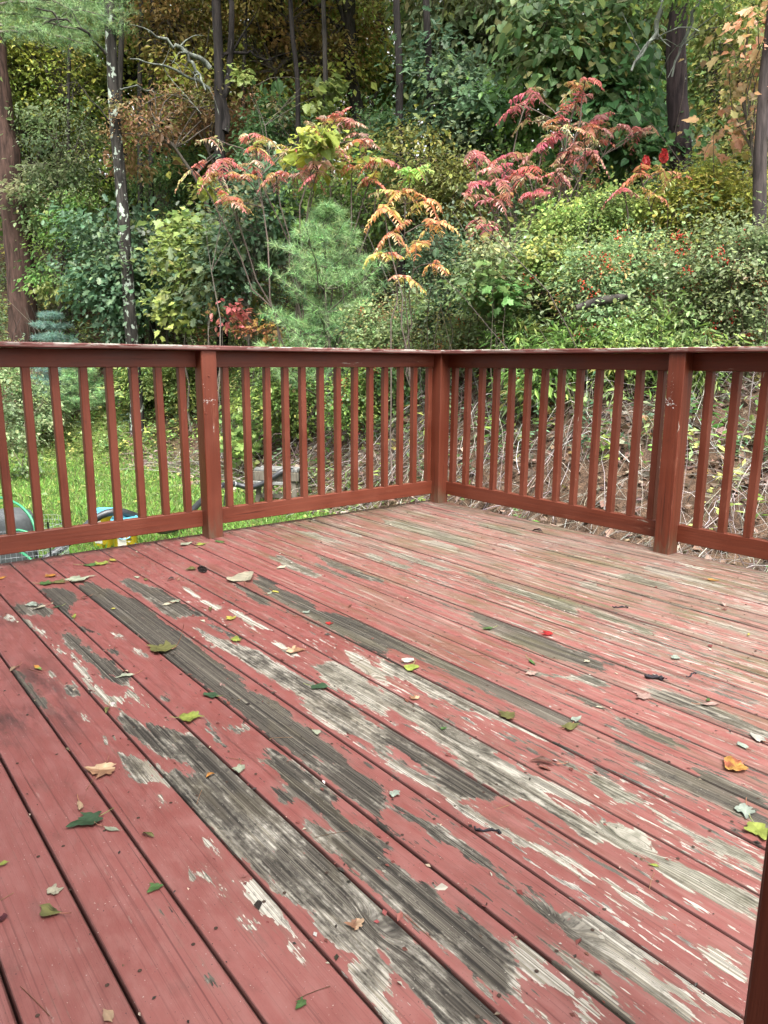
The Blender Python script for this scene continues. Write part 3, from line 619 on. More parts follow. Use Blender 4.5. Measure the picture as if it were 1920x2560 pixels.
def make_deck():
    rng = np.random.default_rng(3)
    root = empty('deck', (0, 0, -0.2), 'red painted wooden deck with boards peeling to grey wood', 'deck')
    mat = make_deck_material()
    XL, XR = -0.095, 5.2
    kn = [(onz(CROP[c][0]+a/CROP[c][2], CROP[c][1]+b/CROP[c][2])[:2], sx, sy, am) for c, a, b, sx, sy, am in KNOTS]
    gap = 0.0028
    for b in range(-9, 21):
        ya, yb = Y0+b*PITCHB+gap/2, Y0+(b+1)*PITCHB-gap/2
        if b == 20: yb = 0.052
        r = 0.0045
        ys = np.concatenate([[ya, ya, ya+0.0008, ya+0.0024, ya+r], np.linspace(ya+r, yb-r, 11)[1:-1], [yb-r, yb-0.0024, yb-0.0008, yb, yb]])
        zs = np.concatenate([[-0.026, -0.007, -0.003, -0.0008, 0], np.zeros(9), [0, -0.0008, -0.003, -0.007, -0.026]])
        cup = rng.normal(0, 0.0009)
        tmid = (ys-(ya+yb)/2)/((yb-ya)/2)
        zs = zs + cup*(tmid**2-0.5)*np.where(zs > -0.02, 1, 0) + rng.normal(0, 0.0007)*(zs > -0.02)
        xe = XL + (0 if b > 0 else 0) + rng.uniform(-0.003, 0.003)
        xs = np.concatenate([np.arange(xe, 3.75, 0.0125), np.linspace(3.76, XR, 20)])
        nx, ny = len(xs), len(ys)
        Xg, Yg = np.meshgrid(xs, ys, indexing='ij'); Zg = np.tile(zs, (nx, 1)) + (0.0008*np.sin(xs*1.7+b))[:, None]*(zs > -0.02)
        V = np.stack([Xg, Yg, Zg], -1).reshape(-1, 3)
        i = ((np.arange(nx-1)*ny)[:, None]+np.arange(ny-1)[None]).ravel()
        T = np.concatenate([np.stack([i, i+ny, i+ny+1], -1), np.stack([i, i+ny+1, i+1], -1)])
        cap0 = np.array([[0, q, q+1] for q in range(1, ny-1)]); cap1 = cap0[:, ::-1]+(nx-1)*ny
        mb = MB(); mb.add(V, np.concatenate([T, cap0, cap1]), (1, 1, 1), False)
        o = mb.build('deck_board', mat, root, origin=(0, 0, 0)); o.location = (0, 0, 0.2)
        me = o.data
        X, Y = V[:, 0], V[:, 1]
        bare, tone, gr = worn_fields(X, Y)
        gy = Y.copy()+b*7.31; gxv = X+b*3.77
        for (kp, sx, sy, am) in kn:
            if bidx(kp[1]) == b:
                gy += am*np.exp(-((X-kp[0])/(sx*2.2))**2-((Y-kp[1])/sy)**2)
        gy += 0.006*np.sin(X*1.1+b*2.1)+0.003*np.sin(X*3.1+b)
        far = smooth((Y+2.6)/2.4)
        flake = 0.10+0.20*far + 0.10*math.sin(b*5.3) + (0.13*smooth((X-0.5)/0.9) if b >= 2 else 0)
        if b <= -1: flake = np.full(len(X), -0.35 if b > -3 else -0.55)
        flake = flake + 0.14*smooth((X-1.6)/1.2)*smooth((Y+2.95)/0.2)
        edge = np.where((Y < ya+0.0026) | (Y > yb-0.0026), 1.0, 0.0)
        dirt = np.exp(-((X+0.095)/0.16))*smooth((Y+3.0)/0.3)*0.9 + 0.5*np.exp(-np.abs(Y-0.05)/0.12)*(b >= 18)
        film = np.clip(smooth((Y+1.9)/1.0)*np.exp(-((X-0.3)/1.1)**2)*0.8 + smooth((Y+1.5)/0.9)*0.75, 0, 1)
        far_sheen = np.clip(smooth((Y+2.2)/1.8)*0.75*smooth((X+0.1)/0.8) + 0.25*smooth((X-1.5)/1.5), 0, 1)
        sp = [(onz(15, 1545)[:2], 0.13, 0.05), (onz(100, 1700)[:2], 0.22, 0.06), (onz(20, 1800)[:2], 0.12, 0.08), (onz(160, 1790)[:2], 0.12, 0.035)]
        soot = np.zeros(len(X))
        for (q, a, c) in sp: soot = np.maximum(soot, 0.8*np.exp(-((X-q[0])/a)**2-((Y-q[1])/c)**2))
        for nm, arr in (('gx', gxv), ('gy', gy), ('bare', bare), ('tone', tone), ('green', gr), ('flake', np.broadcast_to(flake, X.shape)), ('edge', edge), ('dirt', dirt), ('film', film), ('far_sheen', far_sheen), ('age', np.clip(smooth((Y+2.75)/1.3)*(0.55+0.45*smooth((Y+1.8)/1.0)), 0, 1)), ('soot', soot)):
            at_ = me.attributes.new(nm, 'FLOAT', 'POINT'); at_.data.foreach_set('value', np.ascontiguousarray(arr, np.float32))
    return root
DECK = make_deck()

# ------------------------------------------------------------------ red-brown rail paint
def rail_mat(name, axis, chips=0.0, base=(0.102, 0.0225, 0.0108)):
    m, t = nmat(name); k = NT(t)
    tc = k.n('ShaderNodeTexCoord').outputs['Object']
    sc = [46, 46, 46]; sc[axis] = 1.6
    g = k.noise(k.scale(tc, tuple(sc)), 1.0, 4, 0.6, 0.6); g2 = k.noise(tc, 3.0, 3, 0.6); g3 = k.noise(k.scale(tc, tuple(4*x for x in sc)), 1.0, 3, 0.6)
    c = k.mix(k.sm(g, 0.3, 0.72), tuple(0.72*x for x in base), base)
    c = k.mix(k.sm(g2, 0.35, 0.7, 0, 0.5), c, (base[0]*1.25, base[1]*1.45, base[2]*1.5))
    c = k.mix(k.sm(k.noise(tc, 9, 5, 0.7), 0.62, 0.72, 0, 0.45), c, tuple(0.4*x for x in base))
    z = k.n('ShaderNodeSeparateXYZ'); k.L(tc, z.inputs[0])
    if axis == 2:   # mud and algae splashed onto the feet of posts
        foot_ = k.math('MULTIPLY', k.sm(z.outputs[2], 0.0, 0.2, 1, 0), k.sm(k.noise(k.scale(tc, (30, 30, 7)), 1.0, 5, 0.7), 0.35, 0.65))
        c = k.mix(k.math('MULTIPLY', foot_, 0.8), c, (0.075, 0.055, 0.035))
    ed = k.attr('edge').outputs['Fac']
    ch = k.noise(k.scale(tc, tuple(x*0.9 if x > 2 else 7 for x in sc)), 1.0, 4, 0.7)
    c = k.mix(k.math('MULTIPLY', ed, k.sm(ch, 0.47, 0.53)), c, (0.28, 0.26, 0.23))
    wr = k.noise(k.scale(tc, tuple(x*0.35 if x > 2 else 3.0 for x in sc)), 1.0, 5, 0.7)
    c = k.mix(k.sm(wr, 0.60, 0.72, 0, 0.55), c, (base[0]*1.5, base[1]*2.4, base[2]*3.0))
    c = k.mix(k.sm(k.noise(k.scale(tc, tuple(x*1.6 for x in sc)), 1.0, 2, 0.5), 0.66, 0.72, 0, 0.6), c, tuple(0.3*x for x in base))
    c = k.mix(k.math('MULTIPLY', k.sm(wr, 0.66, 0.68), k.sm(ch, 0.55, 0.58)), c, (0.22, 0.19, 0.16))
    if chips > 0:
        c = k.mix(k.sm(ch, 0.78-chips, 0.80-chips), c, (0.28, 0.25, 0.22))
    k.out(k.bsdf(c, k.sm(g2, 0.3, 0.7, 0.42, 0.62), 0.3, k.math('ADD', g, k.math('MULTIPLY', g3, 0.5)), 0.0016, 0.9).outputs[0])
    return m
MR = [rail_mat('rail_paint_along_x', 0), rail_mat('rail_paint_along_y', 1), rail_mat('rail_paint_along_z', 2)]
MRP = rail_mat('scraped_post_paint', 2, 0.0)
CAPR = rail_mat('weathered_cap_paint', 0, 0.0, (0.105, 0.030, 0.025))
CAPL = rail_mat('weathered_cap_paint_left', 1, 0.0, (0.095, 0.029, 0.024))

HP = 0.0445
def part_bar(name, lo, hi, mat, parent, axis, b=0.004, nseg=1, jit=0.0, rng=None):
    mb = MB(); bbox_mesh(mb, lo, hi, b, axis, nseg, jit=jit, rng=rng)
    return mb.build(name, mat, parent)

def cap_board(name, lo, hi, axis, mat, parent, skew=None):
    """cap with worn upper edges; ends can be mitred by skew (start,end)"""
    rng = np.random.default_rng(int(abs(lo[0])*100+abs(lo[1])*10)+5)
    a = 1-axis
    n = 40; b = 0.005
    w0, w1 = lo[a], hi[a]; z0, z1 = lo[2], hi[2]
    prof = [(w0+b, z0, 0), (w1-b, z0, 0), (w1, z0+b, 0), (w1, z1-b, .6), (w1-b, z1, 1), (w1-0.012, z1+0.0002, .45), (w0+0.012, z1+0.0002, .45), (w0+b, z1, 1), (w0, z1-b, .6), (w0, z0+b, 0)]
    V = []; E = []; T = []; k = len(prof)
    for s in range(n+1):
        f = s/n
        off = rng.normal(0, 0.0007)
        for (w, z, e) in prof:
            s0, s1 = lo[axis], hi[axis]
            if skew: s0 += skew[0]*(w-w0); s1 += skew[1]*(w-w0)
            v = [0, 0, 0]; v[axis] = s0+(s1-s0)*f; v[a] = w+off*(1 if e else 0); v[2] = z + (rng.normal(0, 0.0006) if e else 0); V.append(v); E.append(e)
    for s in range(n):
        for q in range(k):
            i0 = s*k+q; i1 = s*k+(q+1) % k; T += [[i0, i1, i1+k], [i0, i1+k, i0+k]]
    for q in range(1, k-1): T += [[0, q+1, q], [n*k, n*k+q, n*k+q+1]]
    mb = MB(); mb.add(V, T)
    o = mb.build(name, mat, parent)
    at_ = o.data.attributes.new('edge', 'FLOAT', 'POINT'); at_.data.foreach_set('value', np.array(E, np.float32))
    return o

ZB0, ZB1, ZT0, ZT1, ZC = 0.060, 0.152, 0.940, 1.029, 1.055
HB = 0.019; OUT = 0.047
START = {1: ((-0.072, 0.1276), (-1.858, 0.1287)), 0: ((0.089, 0.1285), (1.8975, 0.1275))}
def railing_run(axis, posts, root, capm, extra_start=None):
    """posts: coordinates of post centres along the run; the run goes away from the corner"""
    rng = np.random.default_rng(7+axis)
    sg = 1 if axis == 0 else -1
    for i in range(len(posts)-1):
        a, b = posts[i]+sg*HP, posts[i+1]-sg*HP
        lo, hi = min(a, b), max(a, b)
        def rng3(w, z0, z1, l=lo, h=hi):
            return ((l, OUT-w, z0), (h, OUT+w, z1)) if axis == 0 else ((-OUT-w, l, z0), (-OUT+w, h, z1))
        for nm, z0, z1 in (('bottom_rail', ZB0, ZB1), ('top_rail', ZT0, ZT1)):
            L_, H_ = rng3(HB, z0+0.0005, z1); part_bar(nm, L_, H_, MR[axis], root, axis, 0.003, 8, 0.0004, rng)
        n = 13
        for k in range(n):
            c = START[axis][i][0]+sg*START[axis][i][1]*k + rng.normal(0, 0.0015)
            ti = rng.normal(0, 0.003)
            L_, H_ = rng3(HB*0.97, ZB1+0.0003, ZT0, c-HB*0.97, c+HB*0.97)
            o = part_bar('baluster', L_, H_, MR[2], root, 2, 0.0025)
            v = np.empty(len(o.data.vertices)*3, np.float32); o.data.vertices.foreach_get('co', v); v = v.reshape(-1, 3)
            top = v[:, 2] > 0.5; v[top, axis] += ti; o.data.vertices.foreach_set('co', v.ravel())

def post(name, x, y, root, mat=None, z1=ZT1):
    mb = MB(); bbox_mesh(mb, (x-HP, y-HP, 0.0012), (x+HP, y+HP, z1), 0.0035, 2, 6, jit=0.0003, rng=np.random.default_rng(int(100+10*x-7*y)))
    return mb.build(name, mat or MR[2], root)

L1, L2 = 1.7376, 1.7554
RL = empty('deck_railing', (0, -1.7, 0), 'red brown wooden railing along the lawn side with weathered cap', 'railing')
RR = empty('deck_railing', (1.7, 0, 0), 'red brown wooden railing facing the brushy bank', 'railing')
def reparent_local(root):
    for c in root.children: c.location = tuple(-np.array(root.location))
LP = [0.0, -L1, -3.60]; RP = [0.0, L2, 2*L2]
railing_run(1, LP, RL, CAPL); railing_run(0, RP, RR, CAPR)
post('corner_post', 0, 0, RL); pl = post('post', 0, LP[1], RL); post('post', 0, LP[2], RL)
pr = post('post', RP[1], 0, RR, MRP); post('post', RP[2], 0, RR)
cw = 0.07
capL = cap_board('cap_board', (-cw, -3.6, ZT1+0.0006), (cw, 0.0, ZC), 1, CAPL, RL, skew=(0, 1))       # mitred at the corner
capR = cap_board('cap_board', (0.0, -cw, ZT1+0.0006), (4.2, cw, ZC+0.0006), 0, CAPR, RR, skew=(1, 0))
for o_, axis in ((capL, 1), (capR, 0)):
    v = np.empty(len(o_.data.vertices)*3, np.float32); o_.data.vertices.foreach_get('co', v); v = v.reshape(-1, 3)
    # slide the mitres so that the two caps meet on the diagonal through the corner post
    if axis == 1: v[:, 1] += -cw*(v[:, 1]+3.6)/3.6 - 0.0008 + .012*(v[:, 1]+3.6)/3.6; v[:, 0] -= .012
    else: v[:, 0] += -cw*(1-v[:, 0]/4.2) + 0.0008 - .012*(1-v[:, 0]/4.2); v[:, 1] += .012
    o_.data.vertices.foreach_set('co', v.ravel())
def stud(root, c, n, r=0.006):
    mb = MB(); c = np.array(c); n = np.array(n, float)
    th = np.arange(8)*math.pi/4
    a = np.cross(n, [0, 0, 1.0]); bz = np.array([0, 0, 1.0])
    ring = lambda rr, d: np.array([c+n*d+rr*(a*math.cos(t)+bz*math.sin(t)) for t in th])
    V = np.concatenate([ring(r, 0), ring(r*0.8, 0.003), [c+n*0.004]])
    T = [[i, (i+1) % 8, 8+(i+1) % 8] for i in range(8)]+[[i, 8+(i+1) % 8, 8+i] for i in range(8)]+[[8+i, 8+(i+1) % 8, 16] for i in range(8)]
    mb.add(V, T); return mb.build('bolt_head', MR[2], root)
for px_, py_ in ((521.5, 940), (515, 1034)):
    q = onx(px_, py_, HP); stud(RL, q, (1, 0, 0))
# flakes of old white paint left on the right post
def mat_plain(name, col, rough=0.7, spec=0.4, var=0.15, scale=40):
    m, t = nmat(name); k = NT(t); tc = k.n('ShaderNodeTexCoord').outputs['Object']
    n = k.noise(tc, scale, 4, 0.6)
    c = k.mix(k.sm(n, 0.3, 0.7), tuple(x*(1-var) for x in col), tuple(min(1, x*(1+var)) for x in col))
    k.out(k.bsdf(c, rough, spec, n, 0.004, 0.25).outputs[0]); return m
MWHITE = mat_plain('old_white_paint', (0.32, 0.29, 0.27), 0.8)
rs = np.random.default_rng(11)
mb = MB()
for (cx, cz, n, sx, sz, rmin) in ((1.735, 0.80, 14, .02, .006, .003), (1.738, 0.775, 16, .022, .006, .005), (1.74, 0.84, 14, .012, .02, .0015), (1.745, 0.93, 5, .006, .012, .0015)):
    for _ in range(n):
        x, z = cx+rs.normal(0, sx)*0.7, cz+rs.normal(0, sz); rr = rmin*rs.uniform(.5, 1.4)
        x = min(max(x, RP[1]-HP+0.004), RP[1]+HP-0.004)
        th = np.sort(rs.uniform(0, 2*math.pi, 6)); P = np.array([[x+rr*1.3*math.cos(t)*rs.uniform(.5, 1), -HP-0.0008, z+rr*math.sin(t)*rs.uniform(.5, 1)] for t in th])
        mb.add(P, [[0, i, i+1] for i in range(1, 5)])
ml = MB()
for _ in range(26):
    q = onx(516+rs.normal(0, 9), 1002+rs.normal(0, 5)+(-28 if rs.random() < .25 else 0), HP); y_ = min(max(q[1], LP[1]-HP+.006), LP[1]+HP-.006); rr = .003*rs.uniform(.4, 1.2)
    th = np.sort(rs.uniform(0, 2*math.pi, 6)); ml.add([[HP+.0008, y_+rr*2.2*math.cos(t), q[2]+rr*.6*math.sin(t)] for t in th], [[0, i, i+1] for i in range(1, 5)])
tag(ml.build('paint_flakes', MWHITE, RL), 'scraped pale marks on the post', kind='stuff')
o = mb.build('paint_flakes', MWHITE, RR); tag(o, 'flakes of old white paint on the post', kind='stuff')
reparent_local(RL); reparent_local(RR)

# frame under the boards
FR = rail_mat('fascia_paint', 0, 0.0, (0.12, 0.032, 0.03))
mb = MB(); box(mb, (-0.092, -4.2, -0.30), (-0.058, 0.045, -0.028)); o = mb.build('rim_board', FR, DECK); o.location = (0, 0, 0.2)
mb = MB(); box(mb, (-0.057, 0.008, -0.30), (5.19, 0.045, -0.029)); o = mb.build('rim_board', FR, DECK); o.location = (0, 0, 0.2)
mb = MB(); box(mb, (-0.118, -4.2, -0.16), (-0.098, 0.052, -0.004)); o = mb.build('edge_trim', FR, DECK); o.location = (0, 0, 0.2)
MJ = mat_plain('old_joist_wood', (0.16, 0.12, 0.09))
for x in np.arange(0.3, 5.1, 0.4):
    mb = MB(); box(mb, (x-0.019, -4.2, -0.22), (x+0.019, 0.006, -0.0275)); o = mb.build('joist', MJ, DECK); o.location = (0, 0, 0.2)
for x, y in ((0.1, -0.1), (0.1, -3.9), (2.6, -0.1), (5.0, -0.1)):
    mb = MB(); box(mb, (x-0.07, y-0.07, float(tz(x, y))-0.1), (x+0.07, y+0.07, -0.2201)); o = mb.build('support_post', MJ, DECK); o.location = (0, 0, 0.2)

# clapboard wall added unseen behind the camera to block low light on deck and rails
def unseen_house():
    yw = -4.85; root = empty('unseen_house', (3.0, yw, LAWN_Z), 'tan clapboard wall added out of view to shade the deck', 'unseen_house')
    ms = mat_plain('tan_siding', (.30, .26, .21), .7, .3, .08, 6); mt = mat_plain('white_trim', (.55, .54, .52), .6, .4, .04)
    mb = MB(); box(mb, (-4.2, -.30, 0), (6.5, -.03, 6.4)); mb.build('wall', ms, root)
    me = None
    for i in range(42):
        z = .25+i*.145
        if me is None:
            mb = MB(); mb.add([(-4.2, -.03, 0), (6.5, -.03, 0), (6.5, 0, 0), (-4.2, 0, 0), (-4.2, -.03, .15), (6.5, -.03, .15), (6.5, -.022, .15), (-4.2, -.022, .15)], BT); me = mb.mesh('siding_board', ms)
        o = link_mesh('siding_board', me, root); o.location = (0, .0002, z)
    mb = MB(); box(mb, (-4.6, -2.5, 6.4), (6.9, .55, 6.55)); mb.build('eave', mt, root)
    d = MB(); box(d, (-.1, .006, .9), (1.75, .045, 3.0)); dr = d.build('door', mt, root)
    for x0 in (.0, .86):
        g = MB(); box(g, (x0, .046, 1.02), (x0+.78, .05, 2.9)); g.build('glass_pane', mat_plain('dark_glass', (.02, .022, .025), .08, .6, .05), dr)
unseen_house()

ms_ = MB(); th = np.arange(7)*2*math.pi/7; r_s = np.random.default_rng(88)
for b_ in range(-4, 20):
    for xj in np.arange(0.3, 4.0, 0.4):
        for f_ in (.2, .8):
            cx_, cy_ = xj+r_s.normal(0, .006), Y0+(b_+f_)*PITCHB+r_s.normal(0, .006); rr = .0038
            ms_.add([(cx_, cy_, .0022)]+[(cx_+rr*math.cos(t), cy_+rr*math.sin(t), .0018) for t in th], [[0, i, i % 7+1] for i in range(1, 8)], (.035, .022, .016))
o = ms_.build('screw_heads', MTWIG, DECK); o.location = (0, 0, 0.2); tag(o, 'dark screw heads in rows across the boards', kind='stuff')

# near post at the edge of the view
d0 = ray(1852, 2560); q = CAM + d0*(0.72*(0-CAM[2])/d0[2])
nd = (q-CAM)[:2]; nd = nd/np.linalg.norm(nd)
mb = MB(); hx = 0.045
cxn, cyn = q[0]+hx+0.001, q[1]+hx-0.0
bbox_mesh(mb, (cxn-hx, cyn-hx, 0.001), (cxn+hx, cyn+hx, 2.3), 0.004, 2, 6)
npost = mb.build('porch_post', rail_mat('near_post_paint', 2, 0, (0.085, 0.022, 0.011)), None, origin=(cxn, cyn, 0))
tag(npost, 'smooth brown porch post standing close at the lower right corner', 'post')

# ------------------------------------------------------------------ vegetation builders
PAL = {
 'green':   [(.085,.145,.036,3),(.115,.180,.046,3),(.058,.105,.030,2),(.180,.220,.055,1.3)],
 'deep':    [(.052,.108,.040,3),(.070,.135,.050,3),(.038,.080,.032,2),(.120,.170,.055,.9)],
 'blue':    [(.060,.110,.062,3),(.082,.140,.080,3),(.042,.080,.045,2),(.130,.180,.110,1)],
 'grey':    [(.120,.170,.075,3),(.165,.210,.105,3),(.080,.125,.055,2),(.225,.250,.130,1)],
 'yellow':  [(.230,.270,.050,3),(.280,.300,.065,2),(.150,.215,.050,3),(.300,.280,.060,1)],
 'lime':    [(.140,.200,.060,3),(.185,.235,.070,3),(.095,.150,.045,2),(.250,.265,.075,1)],
 'olive':   [(.140,.165,.045,3),(.180,.190,.050,2),(.080,.095,.030,2),(.170,.130,.040,1)],
 'bronze':  [(.205,.140,.048,4),(.250,.170,.060,3),(.155,.110,.040,3),(.170,.180,.050,2.5)],
 'copper':  [(.230,.135,.070,3),(.190,.115,.055,3),(.150,.095,.045,2),(.170,.160,.060,1)],
 'sumac':   [(.420,.140,.120,3.5),(.460,.230,.190,3),(.440,.230,.090,2),(.330,.300,.080,1.5),(.480,.360,.260,2.5)],
 'sumacY':  [(.440,.140,.100,3),(.480,.330,.110,2),(.330,.330,.080,3),(.550,.480,.330,2),(.200,.250,.070,1)],
 'sumacR':  [(.400,.115,.115,4),(.320,.100,.095,2.5),(.420,.190,.160,3),(.450,.320,.240,1.2),(.250,.200,.070,1.2)],
 'sumacM':  [(.420,.150,.120,3),(.470,.260,.200,3),(.200,.230,.080,3),(.420,.350,.180,2),(.500,.420,.320,1.5)],
 'sumacG':  [(.170,.260,.070,4),(.230,.310,.085,2),(.380,.300,.090,1)],
 'sumacO':  [(.470,.210,.110,4),(.420,.150,.110,3),(.420,.320,.120,3),(.260,.280,.090,2.5)],
 'pink':    [(.420,.160,.130,5),(.450,.230,.170,3),(.330,.200,.090,2),(.190,.190,.070,3),(.350,.300,.110,1)],
 'redbush': [(.330,.095,.100,4),(.280,.075,.080,2),(.300,.140,.070,2),(.120,.150,.050,1)],
 'multi':   [(.130,.185,.085,3),(.175,.225,.110,3),(.085,.130,.055,2),(.260,.250,.080,1.2),(.250,.110,.060,.4)],
 'litter':  [(.130,.085,.060,4),(.180,.130,.095,3),(.080,.055,.045,3),(.240,.190,.145,1),(.200,.150,.050,.5)],
 'any':     [(.090,.130,.045,3),(.130,.170,.075,2),(.060,.090,.035,2),(.190,.210,.060,1.5),(.150,.120,.050,1),(.110,.160,.100,1.2)],
 'needle':  [(.115,.190,.075,3),(.150,.230,.095,3),(.060,.110,.050,2),(.160,.210,.090,1)],
 'needleB': [(.100,.175,.145,3),(.130,.205,.170,2),(.080,.140,.110,2)],
}
for _k in PAL:
    _g = 1.05 if _k == 'litter' else 1.42
    PAL[_k] = [(min(.62, c[0]*_g), min(.62, c[1]*_g), min(.62, c[2]*_g), c[3]) for c in PAL[_k]]
def lumpy(rng, blobs, n, clump_n, clump_r, shell=0.55):
    """n leaf points gathered in clumps spread through ellipsoids; returns pos, outward, clump id, clump centres"""
    vol = np.array([b[3]*b[4]*b[5] for b in blobs])**0.75; vol /= vol.sum()
    K = max(4, int(n/clump_n))
    bi = rng.choice(len(blobs), K, p=vol)
    d = unit(rng.normal(size=(K, 3)))
    rad = shell+(1-shell)*rng.random(K)**0.6
    rad = np.where(rng.random(K) < 0.16, rng.uniform(1.05, 1.4, K), rad)
    B = np.array(blobs)[bi]
    cc = B[:, :3] + d*rad[:, None]*B[:, 3:6]
    wts = rng.gamma(2.0, 1.0, K); wts /= wts.sum()
    ci = rng.choice(K, n, p=wts)
    off = rng.normal(0, clump_r, (n, 3))*np.array([1, 1, 0.55])
    pos = cc[ci]+off
    out = unit(0.7*d[ci]+0.5*unit(off)+np.array([0, 0, 0.1]))
    return pos, out, ci, cc

def crown_mesh(rng, mb, blobs, n, tpl, size, pal, clump_n=28, clump_r=0.22, droop=0.5, jit=0.22, shell=0.55, wid=1.0, mixin=0.0):
    pos, out, ci, cc = lumpy(rng, blobs, n, clump_n, clump_r, shell)
    K = len(cc)
    pal = np.asarray(PAL[pal] if isinstance(pal, str) else pal, float)
    cc_col = pick_cols(rng, pal, K, 0.16)
    if mixin > 0:
        mk = rng.random(K) < mixin; cc_col[mk] = pick_cols(rng, PAL['any'], int(mk.sum()), 0.2)
    lc = pick_cols(rng, pal, n, jit)
    col = np.clip(0.65*cc_col[ci]*np.exp(rng.normal(0, jit, (n, 1)))+0.35*lc, 0.005, 0.8)
    ax = unit(out*np.array([1, 1, 0.3])+rng.normal(0, 0.5, (n, 3))+np.array([0, 0, -droop]))
    nr = unit(np.array([0, 0, 1.0])+0.55*out+rng.normal(0, 0.45, (n, 3)))
    leaves(mb, tpl, pos, ax, nr, size*np.exp(rng.normal(0, 0.25, n))*np.exp(rng.normal(0, 0.28, K))[ci], col, wid)
    return cc

def limb_path(rng, a, b, n=6, bow=0.12):
    a = np.array(a, float); b = np.array(b, float); t = np.linspace(0, 1, n)[:, None]
    L = np.linalg.norm(b-a)
    w = rng.normal(0, abs(bow)*L, 3)
    return a+(b-a)*t + w*np.sin(math.pi*t)*0.6 + np.array([0, 0, 1])*L*bow*np.sin(math.pi*t) + rng.normal(0, 0.015*L, (n, 3))*np.sin(math.pi*t)

def ext(x0, y0, x1, y1, D, dr=None):
    """an ellipsoid seen between those pixels at depth D (real size follows from the distance)"""
    c = at((x0+x1)/2, (y0+y1)/2, D); s = D/F
    rx = abs(x1-x0)/2*s; rz = abs(y1-y0)/2*s; ry = dr if dr else rx*0.75
    return (*c, max(rx, ry), max(rx, ry), rz) if False else (*c, rx, ry, rz)
def to_local(blob, base):
    # ellipsoid axes are turned to the view frame when sampling: keep isotropic in plan for simplicity
    r = (blob[3]+blob[4])/2
    return (blob[0]-base[0], blob[1]-base[1], blob[2]-base[2], r, r, blob[5])

def ground_at(x, D):
    q = at(x, 900, D); return np.array([q[0], q[1], float(tz(q[0], q[1]))])

def ground_hit(x, y):
    D = np.arange(3.5, 26, .1)
    for d in D:
        q = at(x, y, d)
        if terrain(*to_sd(q[0], q[1])) >= q[2]: return float(d)
    return 26.0
def settle(exts):
    out = []
    for (x0, y0, x1, y1, D, *r_) in exts:
        out.append((x0, y0, x1, y1, float(np.clip(ground_hit((x0+x1)/2, y1+45), D-1.2, D+(2.4 if y1 > 790 else 0.7))), *r_))
    return out
def plant(name, label, cat, base, exts, n, tpl, size, pal, seed, stems=1, r0=0.03, clump_n=28, clump_r=0.2, droop=0.5, bark=None, group=None, twigs=0.5, shell=0.5, jit=0.22, twigcol=(.10,.085,.07), wid=1.0, extra=None):
    rng = np.random.default_rng(seed)
    b = ground_at(*base)
    root = empty(name, b, label, cat, group)
    blobs = [to_local(ext(*e), b) for e in exts]
    mbc = MB()
    if n > 900 and tpl in ('oval', 'oak', 'maple', 'lance'):
        kk = 2.6 if size < .075 else 2.2; n = int(n*kk); size *= 0.66; clump_n = int(clump_n*1.7)
    cc = crown_mesh(rng, mbc, blobs, n, tpl, size, pal, clump_n, clump_r, droop, jit, shell, wid, 0.22)
    mbt = MB()
    forks = []
    for s in range(stems):
        bl = blobs[s % len(blobs)]
        top = np.array(bl[:3])+rng.normal(0, 0.3, 3)*np.array([bl[3], bl[3], 0.3*bl[5]])
        st = np.array([rng.normal(0, 0.12), rng.normal(0, 0.12), -0.05])*(stems > 1) + np.array([0, 0, -0.05])
        P = limb_path(rng, st, top, 7, 0.05)
        tube(mbt, P, np.linspace(r0, r0*0.4, 7), 6, twigcol)
        forks.append(P)
    F_ = np.concatenate([p[2:] for p in forks])
    k = int(len(cc)*twigs)
    for c in cc[rng.permutation(len(cc))[:k]]:
        d = np.linalg.norm(F_-c, axis=1)+0.8*np.maximum(F_[:, 2]-c[2], 0)
        a = F_[np.argsort(d)[rng.integers(0, min(3, len(d)))]]
        P = limb_path(rng, a, c, 5, 0.1)
        tube(mbt, P, np.linspace(r0*0.32, r0*0.1+0.001, 5), 4, twigcol)
    mbt.build('trunk' if stems == 1 else 'stems', bark or MTWIG, root)
    mbc.build('crown', MLEAF, root)
    if extra: extra(root, cc, rng)
    return root

